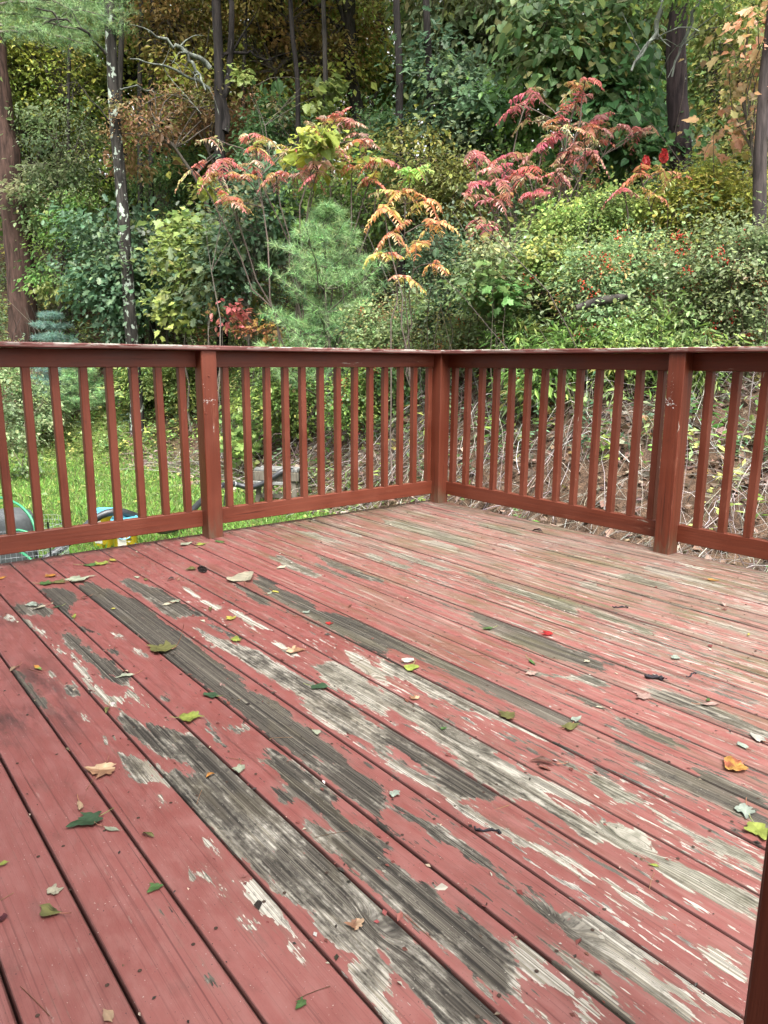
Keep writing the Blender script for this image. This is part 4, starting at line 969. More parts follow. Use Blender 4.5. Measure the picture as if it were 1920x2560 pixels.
def trunk_tree(name, label, cat, pts, D, r, bark, seed, limbs=(), crown=None, group=None, sides=12):
    """trunk traced through pixels at depth D; limbs = [(pixel path, r)], crown = (mesh, height offset, scale)"""
    rng = np.random.default_rng(seed)
    base = ground_at(pts[0][0], D)
    P = np.array([base-[0, 0, 0.3]]+[at(x, y, D) for x, y in pts[1:]])
    # resample smoothly
    t = np.r_[0, np.cumsum(np.linalg.norm(np.diff(P, axis=0), axis=1))]; tt = np.linspace(0, t[-1], 22)
    Q = np.stack([np.interp(tt, t, P[:, i]) for i in range(3)], -1)
    Q[1:-1] = (Q[:-2]+2*Q[1:-1]+Q[2:])/4
    Q[:, :2] += rng.normal(0, r*0.06, (len(Q), 2))
    rr = np.linspace(r*1.12, r*0.72, len(Q)); rr[0] *= 1.35; rr[1] *= 1.12
    root = empty(name, base, label, cat, group)
    mb = MB(); tube(mb, Q-base, rr, sides, (1, 1, 1)); mb.build('trunk', bark, root)
    for path, lr, lb in limbs:
        A = np.array([at(x, y, D+dd) for x, y, dd in path])
        t = np.r_[0, np.cumsum(np.linalg.norm(np.diff(A, axis=0), axis=1))]; tt = np.linspace(0, t[-1], 12)
        B = np.stack([np.interp(tt, t, A[:, i]) for i in range(3)], -1); B[1:-1] += rng.normal(0, lr*0.6, (10, 3))
        mb = MB(); tube(mb, B-base, np.linspace(lr, lr*0.35, 12), 6)
        for _ in range(4):
            k = rng.integers(4, 11); e = B[k]+rng.normal(0, 0.4, 3)
            tube(mb, limb_path(rng, B[k]-base, e-base, 5, 0.1), np.linspace(lr*0.3, 0.004, 5), 4)
        mb.build('limb', lb, root)
    if crown is not None:
        o = link_mesh('crown', crown[0], root); top = Q[-1]-base
        o.location = (top[0], top[1], top[2]-crown[1]); o.scale = (crown[2],)*3; o.rotation_euler = (0, 0, rng.uniform(0, 6))
    return root

# crowns of forest trees, shared between trees
def forest_crown(seed, pal, n, h, r, lo, tpl='diamond', size=0.11, blobs=18, clump_n=44, clump_r=0.32):
    rng = np.random.default_rng(seed)
    bl = []
    for i in range(blobs):
        f = (i+rng.random())/blobs
        z = lo+(h-lo)*f
        w = r*(0.55+0.6*math.sin(math.pi*min(0.95, 0.12+0.85*f)))
        a = rng.uniform(0, 2*math.pi); d = w*rng.uniform(0.25, 0.8)
        s = rng.uniform(0.55, 1.1)*r*0.5
        bl.append((d*math.cos(a), d*math.sin(a), z, s, s, s*0.55))
    mbc = MB(); cc = crown_mesh(rng, mbc, bl, n, tpl, size, pal, clump_n, clump_r, 0.6, 0.25, 0.35)
    mbt = MB()
    top = np.array([rng.normal(0, 0.4), rng.normal(0, 0.4), h*0.95])
    P = limb_path(rng, (0, 0, -0.4), top, 14, 0.012)
    tube(mbt, P, np.linspace(0.17, 0.03, 14)*r/2.6, 9)
    for b in bl:
        k = int(np.clip(np.searchsorted(P[:, 2], b[2])-2, 1, 12))
        tube(mbt, limb_path(rng, P[k], b[:3], 6, 0.08), np.linspace(0.05, 0.012, 6), 5)
    for c in cc[rng.permutation(len(cc))[:60]]:
        b = bl[int(np.argmin([np.linalg.norm(np.array(q[:3])-c) for q in bl]))]
        tube(mbt, limb_path(rng, b[:3], c, 4, 0.1), np.linspace(0.015, 0.005, 4), 4)
    return mbc, mbt
def twin(nm, seed, pal, *a, bark=MDARKBARK, **kw):
    c, t = forest_crown(seed, pal, *a, **kw)
    return c.mesh(nm+'_crown', MLEAF), t.mesh(nm+'_trunk', bark)
FT = {
 'green':  twin('green', 21, 'green', 15000, 13, 2.9, 1.2),
 'yellow': twin('yellow', 22, 'yellow', 15000, 14, 3.0, 1.6, bark=MGREYBARK),
 'bronze': twin('bronze', 23, 'bronze', 16000, 14, 3.2, 2.0, bark=MDARKBARK, size=0.10),
 'olive':  twin('olive', 24, 'olive', 15000, 13, 3.0, 1.4, bark=MDARKBARK),
 'deep':   twin('deep', 25, 'deep', 15000, 12, 3.0, 0.8, bark=MGREYBARK),
}
def forest():
    rng = np.random.default_rng(77)
    spots = []
    # (pixel x, depth, kind, scale): rows of trees standing up the slope
    row = [(-150,21,'green'),(60,22.5,'yellow'),(190,19.5,'green'),(310,24,'green'),(430,22,'olive'),(600,21.5,'bronze'),(760,20,'bronze'),(880,22.5,'green'),(1020,21,'olive'),
           (1180,19,'deep'),(1330,20.5,'olive'),(1480,18.5,'deep'),(1620,20,'olive'),(1790,18,'olive'),(1960,17,'deep'),(2120,16,'green'),
           (-60,28,'yellow'),(120,27,'yellow'),(270,30,'yellow'),(420,28,'bronze'),(540,30,'bronze'),(680,27,'yellow'),(820,29,'bronze'),(960,28,'bronze'),(1100,27,'olive'),(1260,29,'green'),
           (1420,26,'bronze'),(1570,28,'deep'),(1720,25,'olive'),(1880,27,'deep'),(2050,24,'olive'),
           (470,19.2,'yellow'),(690,18.4,'yellow'),(900,18.0,'yellow'),(350,20,'green'),(1120,18.2,'green'),(1640,16.5,'green'),
           (-120,38,'green'),(60,37,'yellow'),(220,39,'yellow'),(370,37,'bronze'),(510,40,'green'),(660,38,'yellow'),(800,41,'bronze'),(950,37,'green'),(1100,40,'deep'),(1260,38,'olive'),
           (1420,41,'green'),(1580,37,'deep'),(1740,39,'olive'),(1900,38,'green'),(2060,40,'deep')]
    lab = {'green': 'green leafed tree of the dense wood on the slope', 'yellow': 'yellow green tree of the dense wood on the slope', 'bronze': 'bronze leafed tree of the dense wood on the slope',
           'olive': 'olive green tree of the dense wood on the slope', 'deep': 'deep green tree of the dense wood on the slope'}
    for x, D, k in row:
        b = ground_at(x, D)
        sc = rng.uniform(0.85, 1.15)*(1.0 if D < 25 else 1.12 if D < 33 else 1.3)
        t = empty('forest_tree', b, lab[k], 'tree', 'trees of the wood behind the deck: '+k, rng.uniform(0, 6.28))
        t.scale = (sc, sc, sc*rng.uniform(0.95, 1.15))
        link_mesh('crown', FT[k][0], t); link_mesh('trunk', FT[k][1], t)
forest()
# trees standing beside and behind the wood keep on outside the view

# ------------------------------------------------------------------ pines
def needle_tufts(rng, mb, pos, dirs, L, pal, per=12, w=0.004):
    N = len(pos)
    d = np.repeat(unit(dirs), per, 0); p = np.repeat(pos, per, 0)
    rv = unit(rng.normal(size=(N*per, 3)))
    ax = unit(d*0.75+rv*0.8)
    ln = L*np.exp(rng.normal(0, 0.18, N*per))
    sidev = unit(np.cross(ax, rng.normal(size=(N*per, 3))))
    a = p+sidev*w*0.5; b = p-sidev*w*0.5; c = p+ax*ln[:, None]+np.array([0, 0, -0.12])*ln[:, None]
    V = np.stack([a, b, c], 1).reshape(-1, 3); T = np.arange(N*per*3).reshape(-1, 3)
    cl = np.repeat(pick_cols(rng, PAL[pal], N, 0.2), per, 0)*np.exp(rng.normal(0, 0.15, (N*per, 1)))
    mb.add(V, T, np.repeat(np.clip(cl, 0, 1), 3, 0))

def pine(name, label, base, h, rad, seed, pal, whorls=9, per_whorl=6, needle=0.09, twig=9, w=0.004, per=12, lean=0.0, z0=0.12, up=(.1, .5)):
    rng = np.random.default_rng(seed); b = ground_at(*base)
    root = empty(name, b, label, 'pine tree')
    mbt = MB(); mbn = MB()
    top = np.array([lean, 0, h]); P = limb_path(rng, (0, 0, -0.1), top, 10, 0.008)
    tube(mbt, P, np.linspace(0.012*h, 0.004, 10), 7, (.10, .085, .07))
    pos = []; dr = []
    for k in range(whorls):
        f = z0+(0.97-z0)*k/(whorls-1); z = h*f
        L = rad*(1-f)**0.75*rng.uniform(0.85, 1.1)+0.12
        a0 = rng.uniform(0, 6.28)
        for j in range(per_whorl):
            a = a0+j*2*math.pi/per_whorl+rng.normal(0, 0.2)
            s = np.array([np.interp(z, P[:, 2], P[:, 0]), np.interp(z, P[:, 2], P[:, 1]), z])
            l = L*rng.uniform(0.5, 1.3)
            e = s+np.array([math.cos(a)*l, math.sin(a)*l, l*rng.uniform(*up)])
            B = limb_path(rng, s, e, 7, -0.04)
            tube(mbt, B, np.linspace(0.012, 0.003, 7)*max(0.5, h/3), 4, (.10, .09, .07))
            bd = unit(e-s)
            for t in np.linspace(0.25, 1.0, twig):
                q = s+(e-s)*t
                for sgn in (-1, 1):
                    sv = unit(np.cross(bd, [0, 0, 1.0]))*sgn
                    tl = l*0.38*(1.15-t)*rng.uniform(0.6, 1.2)+0.03
                    d2 = unit(sv*0.9+bd*0.7+np.array([0, 0, 0.25])+rng.normal(0, 0.12, 3))
                    m = max(2, int(tl/0.055))
                    for u in np.linspace(0.15, 1, m):
                        pos.append(q+d2*tl*u); dr.append(d2)
            pos.append(e); dr.append(bd)
    for t in np.linspace(0.8, 1, 6):
        pos.append(top*t); dr.append(np.array([0, 0, 1.0]))
    pos = np.array(pos)+rng.normal(0, 0.012, (len(pos), 3))
    needle_tufts(rng, mbn, pos, np.array(dr), needle, pal, per, w)
    mbt.build('trunk', MTWIG, root); mbn.build('needles', MNEEDLE, root)
    return root

# ------------------------------------------------------------------ sumac
def frond(rng, mbl, mbt, o, d, L, pal, droop=0.5, pairs=9):
    t = np.linspace(0, 1, 8)[:, None]
    d = unit(np.asarray(d, float)); P = o+d*L*t+np.array([0, 0, -1.0])*L*droop*t**2
    tube(mbt, P, np.linspace(0.004, 0.0015, 8), 3, (.28, .10, .07))
    u = np.linspace(0.14, 0.97, pairs)
    Q = o+d*L*u[:, None]+np.array([0, 0, -1.0])*L*droop*u[:, None]**2
    tg = unit(d+np.array([0, 0, -2.0])*droop*u[:, None])
    sv = unit(np.cross(tg, [0, 0, 1.0]))
    sz = L*0.30*np.sin(math.pi*np.clip(0.2+0.75*u, 0, 1))**0.6+0.01
    base = pick_cols(rng, pal, 1, 0.12)
    for sg in (-1, 1):
        ax = unit(sv*sg+0.35*tg+np.array([0, 0, -0.55])+rng.normal(0, 0.2, (pairs, 3)))
        nr = unit(np.array([0, 0, 1.0])+0.6*sv*sg+rng.normal(0, 0.1, (pairs, 3)))
        col = np.clip(0.65*base*np.exp(rng.normal(0, 0.16, (pairs, 1)))+0.35*pick_cols(rng, pal, pairs, 0.15), 0, 0.85)
        kp = rng.random(pairs) > .16
        leaves(mbl, 'oval', Q[kp], ax[kp], nr[kp], (sz*np.exp(rng.normal(0, .15, pairs)))[kp], col[kp], 0.55)

def sumac(name, label, base, heads, seed, pals, L=0.42, nf=8, stemr=0.018, bark=None, forks=True, cones=()):
    """heads: (pixel x, pixel y, depth, palette) where a whorl of fronds opens"""
    rng = np.random.default_rng(seed); b = ground_at(*base)
    root = empty(name, b, label, 'sumac')
    mbl = MB(); mbt = MB(); stems = []
    more = [(h[0]+rng.normal(0, 34), h[1]+rng.normal(0, 30), h[2]+rng.normal(0, .3), 'sumacM', 3) for h in heads if len(heads) > 10]
    for i, hd in enumerate(list(heads)+more):
        x, y, D, pn = hd[:4]; o = at(x, y, D)-b
        pal = np.array(PAL[pn])
        if i % 3 == 0 or not stems:
            P = limb_path(rng, rng.normal(0, 0.15, 3)*np.array([1, 1, 0]), o, 10, 0.05); stems.append(P)
            tube(mbt, P, np.linspace(stemr, stemr*0.5, 10), 6, (.085, .065, .055))
        else:
            S_ = np.concatenate([p[4:9] for p in stems]); d = np.linalg.norm(S_-o, axis=1)+np.maximum(0, S_[:, 2]-o[2]+0.15)*2
            a = S_[np.argmin(d)]; tube(mbt, limb_path(rng, a, o, 6, 0.08), np.linspace(stemr*0.55, stemr*0.4, 6), 5, (.085, .065, .055))
        n = hd[4] if len(hd) > 4 else nf; a0 = rng.uniform(0, 6.28)
        for j in range(n):
            a = a0+j*2.4+rng.normal(0, 0.2)
            el = rng.uniform(-0.35, 1.0)
            frond(rng, mbl, mbt, o, (math.cos(a), math.sin(a), el), 0.76*L*rng.uniform(0.5, 1.05), pal, rng.uniform(0.15, 1.1), int(rng.integers(8, 12)))
    mbt.build('stems', MTWIG, root); mbl.build('fronds', MLEAF, root)
    for x, y, D, ln in cones:     # the upright dark red fruit heads
        o = at(x, y, D)-b; mb = MB(); r2 = np.random.default_rng(int(x))
        N = 150; f = r2.random(N); a = r2.uniform(0, 6.28, N); rr = 0.3*ln*np.sin(math.pi*(0.15+0.8*f))*(1-0.55*f)
        p = np.stack([rr*np.cos(a), rr*np.sin(a), ln*f], -1)
        ax = unit(np.stack([np.cos(a), np.sin(a), 0.9+0*a], -1))
        leaves(mb, 'diamond', p+o, ax, unit(r2.normal(size=(N, 3))), 0.3*ln*0.8, np.clip(np.array([.30, .03, .035])*np.exp(r2.normal(0, .3, (N, 1))), 0, 1), 1.2)
        c0 = MB(); tube(c0, [o, o+[0, 0, ln*0.5], o+[0, 0, ln]], [0.16*ln, 0.2*ln, 0.04*ln], 7, (.22, .025, .03))
        mb.add(c0.V[0], c0.T[0], (.22, .025, .03)); mb.build('fruit_cone', MLEAF_FALL, root)
    return root

def berries(n, pal=(.42, .05, .03), r=0.009, sub=26):
    def f(root, cc, rng):
        mb = MB(); oc = np.array([(1,0,0),(-1,0,0),(0,1,0),(0,-1,0),(0,0,1),(0,0,-1)], float)
        ot = np.array([[0,2,4],[2,1,4],[1,3,4],[3,0,4],[2,0,5],[1,2,5],[3,1,5],[0,3,5]])
        k = max(1, n//sub); c = cc[rng.choice(len(cc), k)]
        p = np.repeat(c+rng.normal(0, 0.08, (k, 3)), sub, 0)+rng.normal(0, 0.04, (k*sub, 3)); N = len(p)
        V = (p[:, None, :]+oc[None]*r*np.exp(rng.normal(0, .2, (N, 1, 1)))).reshape(-1, 3)
        T = (ot[None]+(np.arange(N)*6)[:, None, None]).reshape(-1, 3)
        mb.add(V, T, np.repeat(np.clip(np.array(pal)*np.exp(rng.normal(0, .3, (N, 1))), 0, 1), 6, 0), True)
        o = mb.build('berries', MLEAF_FALL, root); tag(o, 'small red berries in loose sprays', kind='stuff')
    return f

# ------------------------------------------------------------------ trees with trunks one can pick out
trunk_tree('oak_tree', 'thick reddish brown trunk at the left edge, bare of branches', 'tree', [(62,815),(50,640),(22,430),(2,270),(-25,60),(-50,-160)], 17.5, 0.30, MBROWN, 1, crown=(FT['deep'][0], 0.7, 0.8))
trunk_tree('pine_tree', 'slim pine trunk spotted with pale lichen, rising by the bronze branch', 'pine tree', [(335,760),(312,590),(300,440),(288,300),(278,150),(272,0),(268,-180)], 14.9, 0.122, MLICHEN, 2,
           limbs=[([(278,150,0),(225,90,-.3),(160,45,-.6),(90,20,-.9)], .03, MGREYBARK), ([(274,60,0),(200,20,.4),(110,60,.2),(60,70,.0)], .03, MGREYBARK), ([(283,230,0),(330,215,.3),(400,235,.6)], .022, MLIMB), ([(290,320,0),(230,250,-.3),(180,190,-.5)], .018, MGREYBARK)])
trunk_tree('oak_tree', 'dark double trunked oak with pale lichen limbs behind bronze leaves', 'tree', [(552,345),(548,200),(543,60),(540,-120)], 14.9, 0.11, MDARKBARK, 3,
           limbs=[([(525,170,-.2),(450,118,-.6),(372,78,-1)], .05, MLIMB), ([(455,120,-.6),(490,180,-.6),(514,226,-.6)], .04, MLIMB), ([(535,150,0),(600,125,.2),(680,150,.4)], .04, MDARKBARK),
                  ([(560,330,0),(566,180,.1),(572,40,.1),(582,-80,.2)], .10, MDARKBARK), ([(530,225,0),(430,170,-.4),(325,147,-.8)], .03, MLIMB)], crown=(FT['bronze'][0], 0.7, 0.9))
trunk_tree('maple_tree', 'thin straight dark trunk above the yellow and red sumac', 'tree', [(812,330),(814,180),(810,60),(806,-120)], 14.4, 0.052, MGREYBARK, 4, crown=(FT['bronze'][0], 0.7, 0.7))
trunk_tree('maple_tree', 'thin crooked dark trunk left of the straight one among bronze leaves', 'tree', [(748,300),(745,190),(732,100),(722,-60)], 14.6, 0.055, MDARKBARK, 5, crown=(FT['bronze'][0], 0.7, 0.7))
trunk_tree('oak_tree', 'dark trunk at upper middle, left of a twin', 'tree', [(1003,300),(998,160),(992,40),(988,-120)], 12.9, 0.07, MDARKBARK, 6, crown=(FT['olive'][0], 0.7, 0.8))
trunk_tree('oak_tree', 'broad dark trunk at upper middle, right of a twin', 'tree', [(1080,300),(1074,160),(1066,40),(1060,-120)], 12.9, 0.07, MDARKBARK, 7, crown=(FT['olive'][0], 0.7, 0.85))
trunk_tree('maple_tree', 'purplish dark trunk wrapped in vines at upper right', 'tree', [(1700,470),(1696,300),(1690,140),(1697,0),(1704,-160)], 10.6, 0.145, mat_bark('purple_bark', (.012,.008,.009), (.045,.031,.032), .03, (.14,.15,.13)), 8,
           limbs=[([(1665,-20,-1.2),(1640,70,-1.2),(1610,130,-1.3),(1578,178,-1.4)], .035, MLIMB), ([(1750,-20,-.8),(1722,60,-.8),(1700,120,-.8),(1680,192,-.8)], .028, MLIMB)], crown=(FT['deep'][0], 0.7, 0.7))
trunk_tree('maple_tree', 'grey barked trunk at the right edge behind pink leaves', 'tree', [(1895,520),(1900,400),(1908,260),(1922,120),(1940,-60)], 8.5, 0.075, mat_bark('grey_maple_bark', (.02,.016,.016), (.07,.055,.052), .04, (.15,.16,.14)), 9, crown=(FT['green'][0], 0.7, 0.6))
for x, y0, D, r, s in ((303, 470, 16.4, .07, 31), (352, 420, 17, .06, 32), (380, 380, 17.2, .065, 33), (175, 420, 18.2, .05, 34), (612, 420, 17, .05, 36), (1540, 420, 12.2, .05, 35)):
    trunk_tree('young_tree', 'slender dark trunk standing in the shade of the wood', 'tree', [(x, y0), (x-4, 200), (x+3, 60), (x-3, -80)], D, r, MGREYBARK, s, crown=(FT['green'][0], 0.7, 0.55), group='slender trunks in the shade')
# soft pine boughs at the top left corner
def boughs():
    rng = np.random.default_rng(41); b = ground_at(130, 15.5)
    root = empty('pine_tree', b, 'old pine whose soft blue green boughs fill the top left corner', 'pine tree')
    mbt = MB(); mbn = MB()
    tr = [at(-60, 900, 15.5), at(-70, 400, 15.5), at(-60, 0, 15.5), at(-60, -250, 15.5)]
    tr[0][2] = b[2]-.3
    tube(mbt, np.array(tr)-b, [.17, .15, .12, .08], 9, (.08, .06, .05))
    pos = []; dr = []
    for (x0, y0, x1, y1, dd) in ((-60,20,300,10,0), (-60,60,290,80,-.5), (-60,90,210,110,-1), (-60,-30,320,-40,.6), (-60,30,180,60,1.0), (-60,-60,260,40,-1.2)):
        A = limb_path(rng, at(x0, y0, 15.5)-b, at(x1, y1, 15.5+dd)-b, 9, 0.04)
        tube(mbt, A, np.linspace(.035, .006, 9), 5, (.10, .085, .07))
        for t in np.linspace(0.2, 1, 26):
            q = np.array([np.interp(t*8, np.arange(9), A[:, i]) for i in range(3)])
            for _ in range(3):
                d = unit(np.append(rh, 0)*rng.uniform(0.1, 1)+np.append(fh, 0)*rng.normal(0, 1)+np.array([0, 0, rng.normal(0, .35)])); l = rng.uniform(.15, .55)
                for u in np.linspace(.1, 1, max(3, int(l/.05))): pos.append(q+d*l*u+rng.normal(0, .03, 3)); dr.append(d)
    needle_tufts(rng, mbn, np.array(pos), np.array(dr), 0.12, 'needle', 9, 0.006)
    mbt.build('trunk', MTWIG, root); mbn.build('needles', MNEEDLE, root)
boughs()

# ------------------------------------------------------------------ understorey, left to right
plant('maple_sapling', 'pale grey green sapling between the thick trunk and the lichen spotted pine', 'sapling', (150, 18), [(60,270,270,430,18),(30,430,200,560,17.5),(120,400,260,520,17.5)], 2600, 'oval', .11, 'grey', 101, r0=.04)
plant('maple_sapling', 'mottled green sapling low beside the thick trunk', 'sapling', (150, 17), [(80,560,230,720,17),(110,480,260,640,17.2)], 2200, 'oval', .10, 'green', 102, r0=.03)
plant('oak_sapling', 'dark blue green oak sapling below the lichen spotted pine', 'sapling', (290, 15.6), [(190,560,330,740,15.6),(290,530,420,700,15.8),(240,640,400,800,15.4)], 2300, 'oak', .16, 'blue', 103, r0=.035, clump_r=.26)
plant('maple_shrub', 'bright lime green maple shrub left of the young pine', 'shrub', (470, 14.2), [(400,620,520,790,14.2),(420,560,560,680,14.4)], 1300, 'maple', .15, 'lime', 104, r0=.025, clump_r=.24)
plant('oak_sapling', 'dark green oak sapling crowded between lime shrub and young pine', 'sapling', (610, 13.2), [(520,500,700,660,13.2),(480,600,660,780,13.4),(600,430,760,560,13.6)], 2300, 'oak', .16, 'blue', 105, r0=.035, clump_r=.28)
plant('beech_tree', 'beech with a low spray of copper leaves across the pine trunk', 'tree', (640, 16.8), [(260,270,470,350,15.2),(380,230,640,330,16),(240,330,420,400,15.4),(480,300,640,400,16.2),(560,360,720,430,16.4)], 2700, 'oval', .105, 'copper', 106, stems=2, r0=.06, clump_r=.17, shell=.3)
plant('beech_tree', 'tall beech full of bronze leaves at upper middle left', 'tree', (700, 18), [(330,0,560,150,17.5),(560,20,780,170,18),(720,100,900,240,18),(400,120,560,230,17),(820,-40,960,120,18.5),(600,180,760,300,17.8)], 6500, 'oval', .12, 'bronze', 107, stems=3, r0=.10, clump_r=.25, shell=.25)
plant('linden_tree', 'yellow green tree glowing behind the thick left trunk', 'tree', (40, 18.5), [(-120,60,120,260,18.5),(40,150,260,330,19),(-80,250,60,420,18.5),(120,80,300,220,20)], 4800, 'oval', .13, 'yellow', 108, stems=2, r0=.09, clump_r=.28, shell=.3)
plant('grape_vine', 'yellow green vine trailing over twigs above the red and yellow sumac', 'vine', (790, 14), [(580,190,650,250,14),(740,200,820,280,14.2),(820,190,880,240,14.3)], 330, 'heart', .10, 'lime', 109, r0=.015, clump_r=.12)
plant('maple_sapling', 'dim green sapling in the shadow between pine trunk and sumac', 'sapling', (420, 17.2), [(330,420,480,600,17.2),(420,380,560,520,17.4),(300,560,420,700,17)], 3300, 'oval', .11, 'deep', 110, r0=.035)
plant('maple_sapling', 'dark green sapling behind the middle sumac', 'sapling', (930, 14.5), [(860,280,1010,440,14.5),(600,260,760,420,15),(930,400,1080,560,13.8)], 3200, 'oval', .12, 'deep', 111, stems=2, r0=.035)
plant('oak_sapling', 'glossy dark green oak at upper middle beside the twin trunks', 'sapling', (1120, 13), [(1030,150,1220,330,13),(1100,250,1260,370,12.6)], 1500, 'oak', .17, 'blue', 112, r0=.05, clump_r=.25)
plant('ash_tree', 'green tree with hanging narrow leaves at top middle', 'tree', (1170, 15), [(1040,-20,1180,130,15),(1160,0,1320,150,14.6)], 2000, 'lance', .24, 'grey', 113, r0=.06, clump_r=.26, droop=1.0, wid=2.2)
plant('grape_vine', 'curtain of broad green and yellow vine leaves at top right of middle', 'vine', (1400, 11.8), [(1290,-30,1430,140,11.6),(1400,20,1560,190,11.8),(1330,110,1480,260,11.4),(1440,180,1560,300,11.6),(1500,-20,1640,120,11.9)], 3400, 'heart', .105, [(.09,.16,.06,3),(.13,.20,.08,3),(.06,.11,.045,2),(.32,.30,.07,1.3),(.40,.36,.20,.8)], 114, stems=2, r0=.03, clump_r=.24, droop=1.0)
plant('catbrier', 'dark rounded vine leaves below the purplish trunk', 'vine', (1580, 11), [(1440,260,1600,400,11.2),(1540,330,1720,450,11),(1480,180,1640,300,11.5)], 1900, 'heart', .105, 'deep', 115, stems=2, r0=.02, clump_r=.25, droop=.9)
plant('bittersweet', 'yellow and green vine climbing the purplish trunk', 'vine', (1700, 12), [(1660,60,1730,220,12.2),(1670,200,1740,380,12.1),(1750,0,1830,150,12),(1640,0,1720,80,12)], 300, 'heart', .09, [(.10,.16,.05,3),(.30,.28,.06,2),(.16,.2,.06,2)], 116, r0=.02, clump_r=.2, droop=.9)
plant('maple_tree', 'young maple with pink and tan leaves along the right edge', 'tree', (1890, 9), [(1780,160,1900,260,9),(1820,60,1960,180,8.8),(1850,260,1960,420,8.8),(1760,270,1880,360,9.2),(1880,-20,1980,80,8.6)], 800, 'maple', .068, 'pink', 117, r0=.03, clump_r=.16, twigs=.9, shell=.3)
plant('olive_tree', 'dark olive tree behind the pink maple at upper right', 'tree', (1830, 13.5), [(1720,0,1900,200,13.5),(1760,180,1960,400,13.2),(1700,330,1860,470,13)], 3600, 'oval', .12, 'olive', 118, stems=2, r0=.06, clump_r=.28)
plant('honeysuckle', 'dull green shrub under the twin trunks in shadow', 'shrub', (1080, 12.5), [(960,330,1130,520,12.5),(1080,400,1240,560,12)], 2400, 'oval', .10, 'olive', 119, stems=2, r0=.025)

plant('maple_sapling', 'shadowed green sapling filling the gap behind the crimson sumac', 'sapling', (1290, 12.4), [(1210,200,1330,330,12.4),(1250,300,1380,420,12.2)], 900, 'oval', .11, 'green', 130, r0=.03)
plant('maple_sapling', 'leafy green sapling just behind the top of the young pine', 'sapling', (880, 13), [(780,420,920,540,13),(860,440,980,600,12.8),(690,460,800,600,13)], 1300, 'oval', .10, 'green', 131, stems=2, r0=.03)
pine('pine_sapling', 'soft young white pine in the middle above the railing', (820, 11.4), 3.15, 1.7, 51, 'needle', whorls=9, per_whorl=6, needle=.14, twig=8, w=.005, per=13, up=(.25, .75))
pine('pine_sapling', 'small blue green pine seedling beside the thick left trunk', (138, 15.6), 1.9, .62, 52, 'needleB', whorls=8, per_whorl=6, needle=.10, twig=7, w=.008, per=12)
pine('pine_sapling', 'dark little pine seen through the left balusters', (190, 15.2), 1.3, .75, 53, 'needle', whorls=7, per_whorl=6, needle=.10, twig=7, w=.007, per=12)

sumac('sumac_shrub', 'broad sumac turning red, cream and yellow above the young pine', (760, 11.6),
      [(640,370,11.6,'sumacY'),(560,400,11.4,'sumac'),(600,440,11.3,'sumac'),(690,440,11.5,'sumac'),(720,370,11.8,'sumacY'),(790,340,11.8,'sumacY'),(820,300,12,'sumacY'),(850,370,11.8,'sumacY'),(900,350,11.8,'sumac'),
       (880,420,11.6,'sumacY'),(800,410,11.6,'sumacY'),(760,430,11.5,'sumac'),(940,400,11.6,'sumacY'),(580,500,11.3,'sumacO'),(655,345,11.9,'sumacY'),(540,430,11.5,'sumacY'),(870,300,12,'sumac'),(930,450,11.5,'sumacY')], 61, None, L=.46, nf=7)
plant('grape_vine', 'lime yellow sprig at the left tip of the broad sumac', 'vine', (520, 11.9), [(480,430,560,490,11.9),(740,350,850,420,11.5),(850,390,930,440,11.4)], 420, 'heart', .10, 'yellow', 120, r0=.015, clump_r=.13)
sumac('sumac_shrub', 'slender sumac with lime green top and orange red lower fronds', (1040, 8.8),
      [(1030,430,8.8,'sumacG',10),(1000,480,8.8,'sumacO',6),(1060,500,8.8,'sumacO',6),(960,520,8.7,'sumacO',5),(1090,560,8.8,'sumacO',6),(980,580,8.7,'sumac',7),(1040,610,8.8,'sumacO',6),(950,640,8.7,'sumac',7),(1090,660,8.8,'sumac',5),(1010,690,8.7,'sumac',4)], 62, None, L=.40, nf=8, stemr=.011)
sumac('sumac_shrub', 'large crimson and pink sumac on the bank above the corner', (1290, 9.8),
      [(1440,260,10,'sumac'),(1390,300,10,'sumac'),(1470,310,10,'sumac'),(1360,360,9.8,'sumacR'),(1420,380,9.8,'sumac'),(1500,290,10.2,'sumacR'),(1540,320,10.2,'sumac'),(1600,330,10.2,'sumac'),(1240,420,9.7,'sumacR'),(1200,460,9.6,'sumacR'),
       (1290,440,9.7,'sumacR'),(1330,420,9.7,'sumacO'),(1270,390,9.9,'sumacR'),(1230,500,9.5,'sumacR'),(1340,490,9.6,'sumacR'),(1480,380,9.9,'sumac'),(1390,430,9.7,'sumac'),(1450,220,10.2,'sumacO'),(1190,380,9.9,'sumacR'),(1300,260,10.4,'sumacR',5),(1330,230,10.4,'sumacR',5),(1220,560,9.4,'sumacR',4)], 63, None, L=.42, nf=5, stemr=.014)
sumac('sumac_shrub', 'small orange sumac holding up dark red fruit cones', (1650, 9.2),
      [(1600,435,9.2,'sumacO',5),(1660,430,9.2,'sumacO',5),(1690,445,9.2,'sumacY',4),(1560,470,9.2,'sumacR',3),(1640,490,9.1,'sumacO',3)], 64, None, L=.40, stemr=.015, cones=[(1613,425,9.2,.14),(1658,408,9.2,.14)])
plant('red_shrub', 'small shrub with pinkish red leaves just above the left railing', 'shrub', (530, 12.4), [(490,725,560,800,12.4),(540,760,600,830,12.3)], 130, 'oval', .085, 'redbush', 121, stems=3, r0=.012, clump_r=.12)
plant('burning_bush', 'tiny orange red shrub left of the young pine', 'shrub', (640, 12.4), [(600,790,680,860,12.4),(660,770,710,860,12.3)], 300, 'oval', .07, [(.36,.12,.08,3),(.42,.25,.08,2),(.2,.08,.08,2)], 122, stems=3, r0=.01, clump_r=.1)

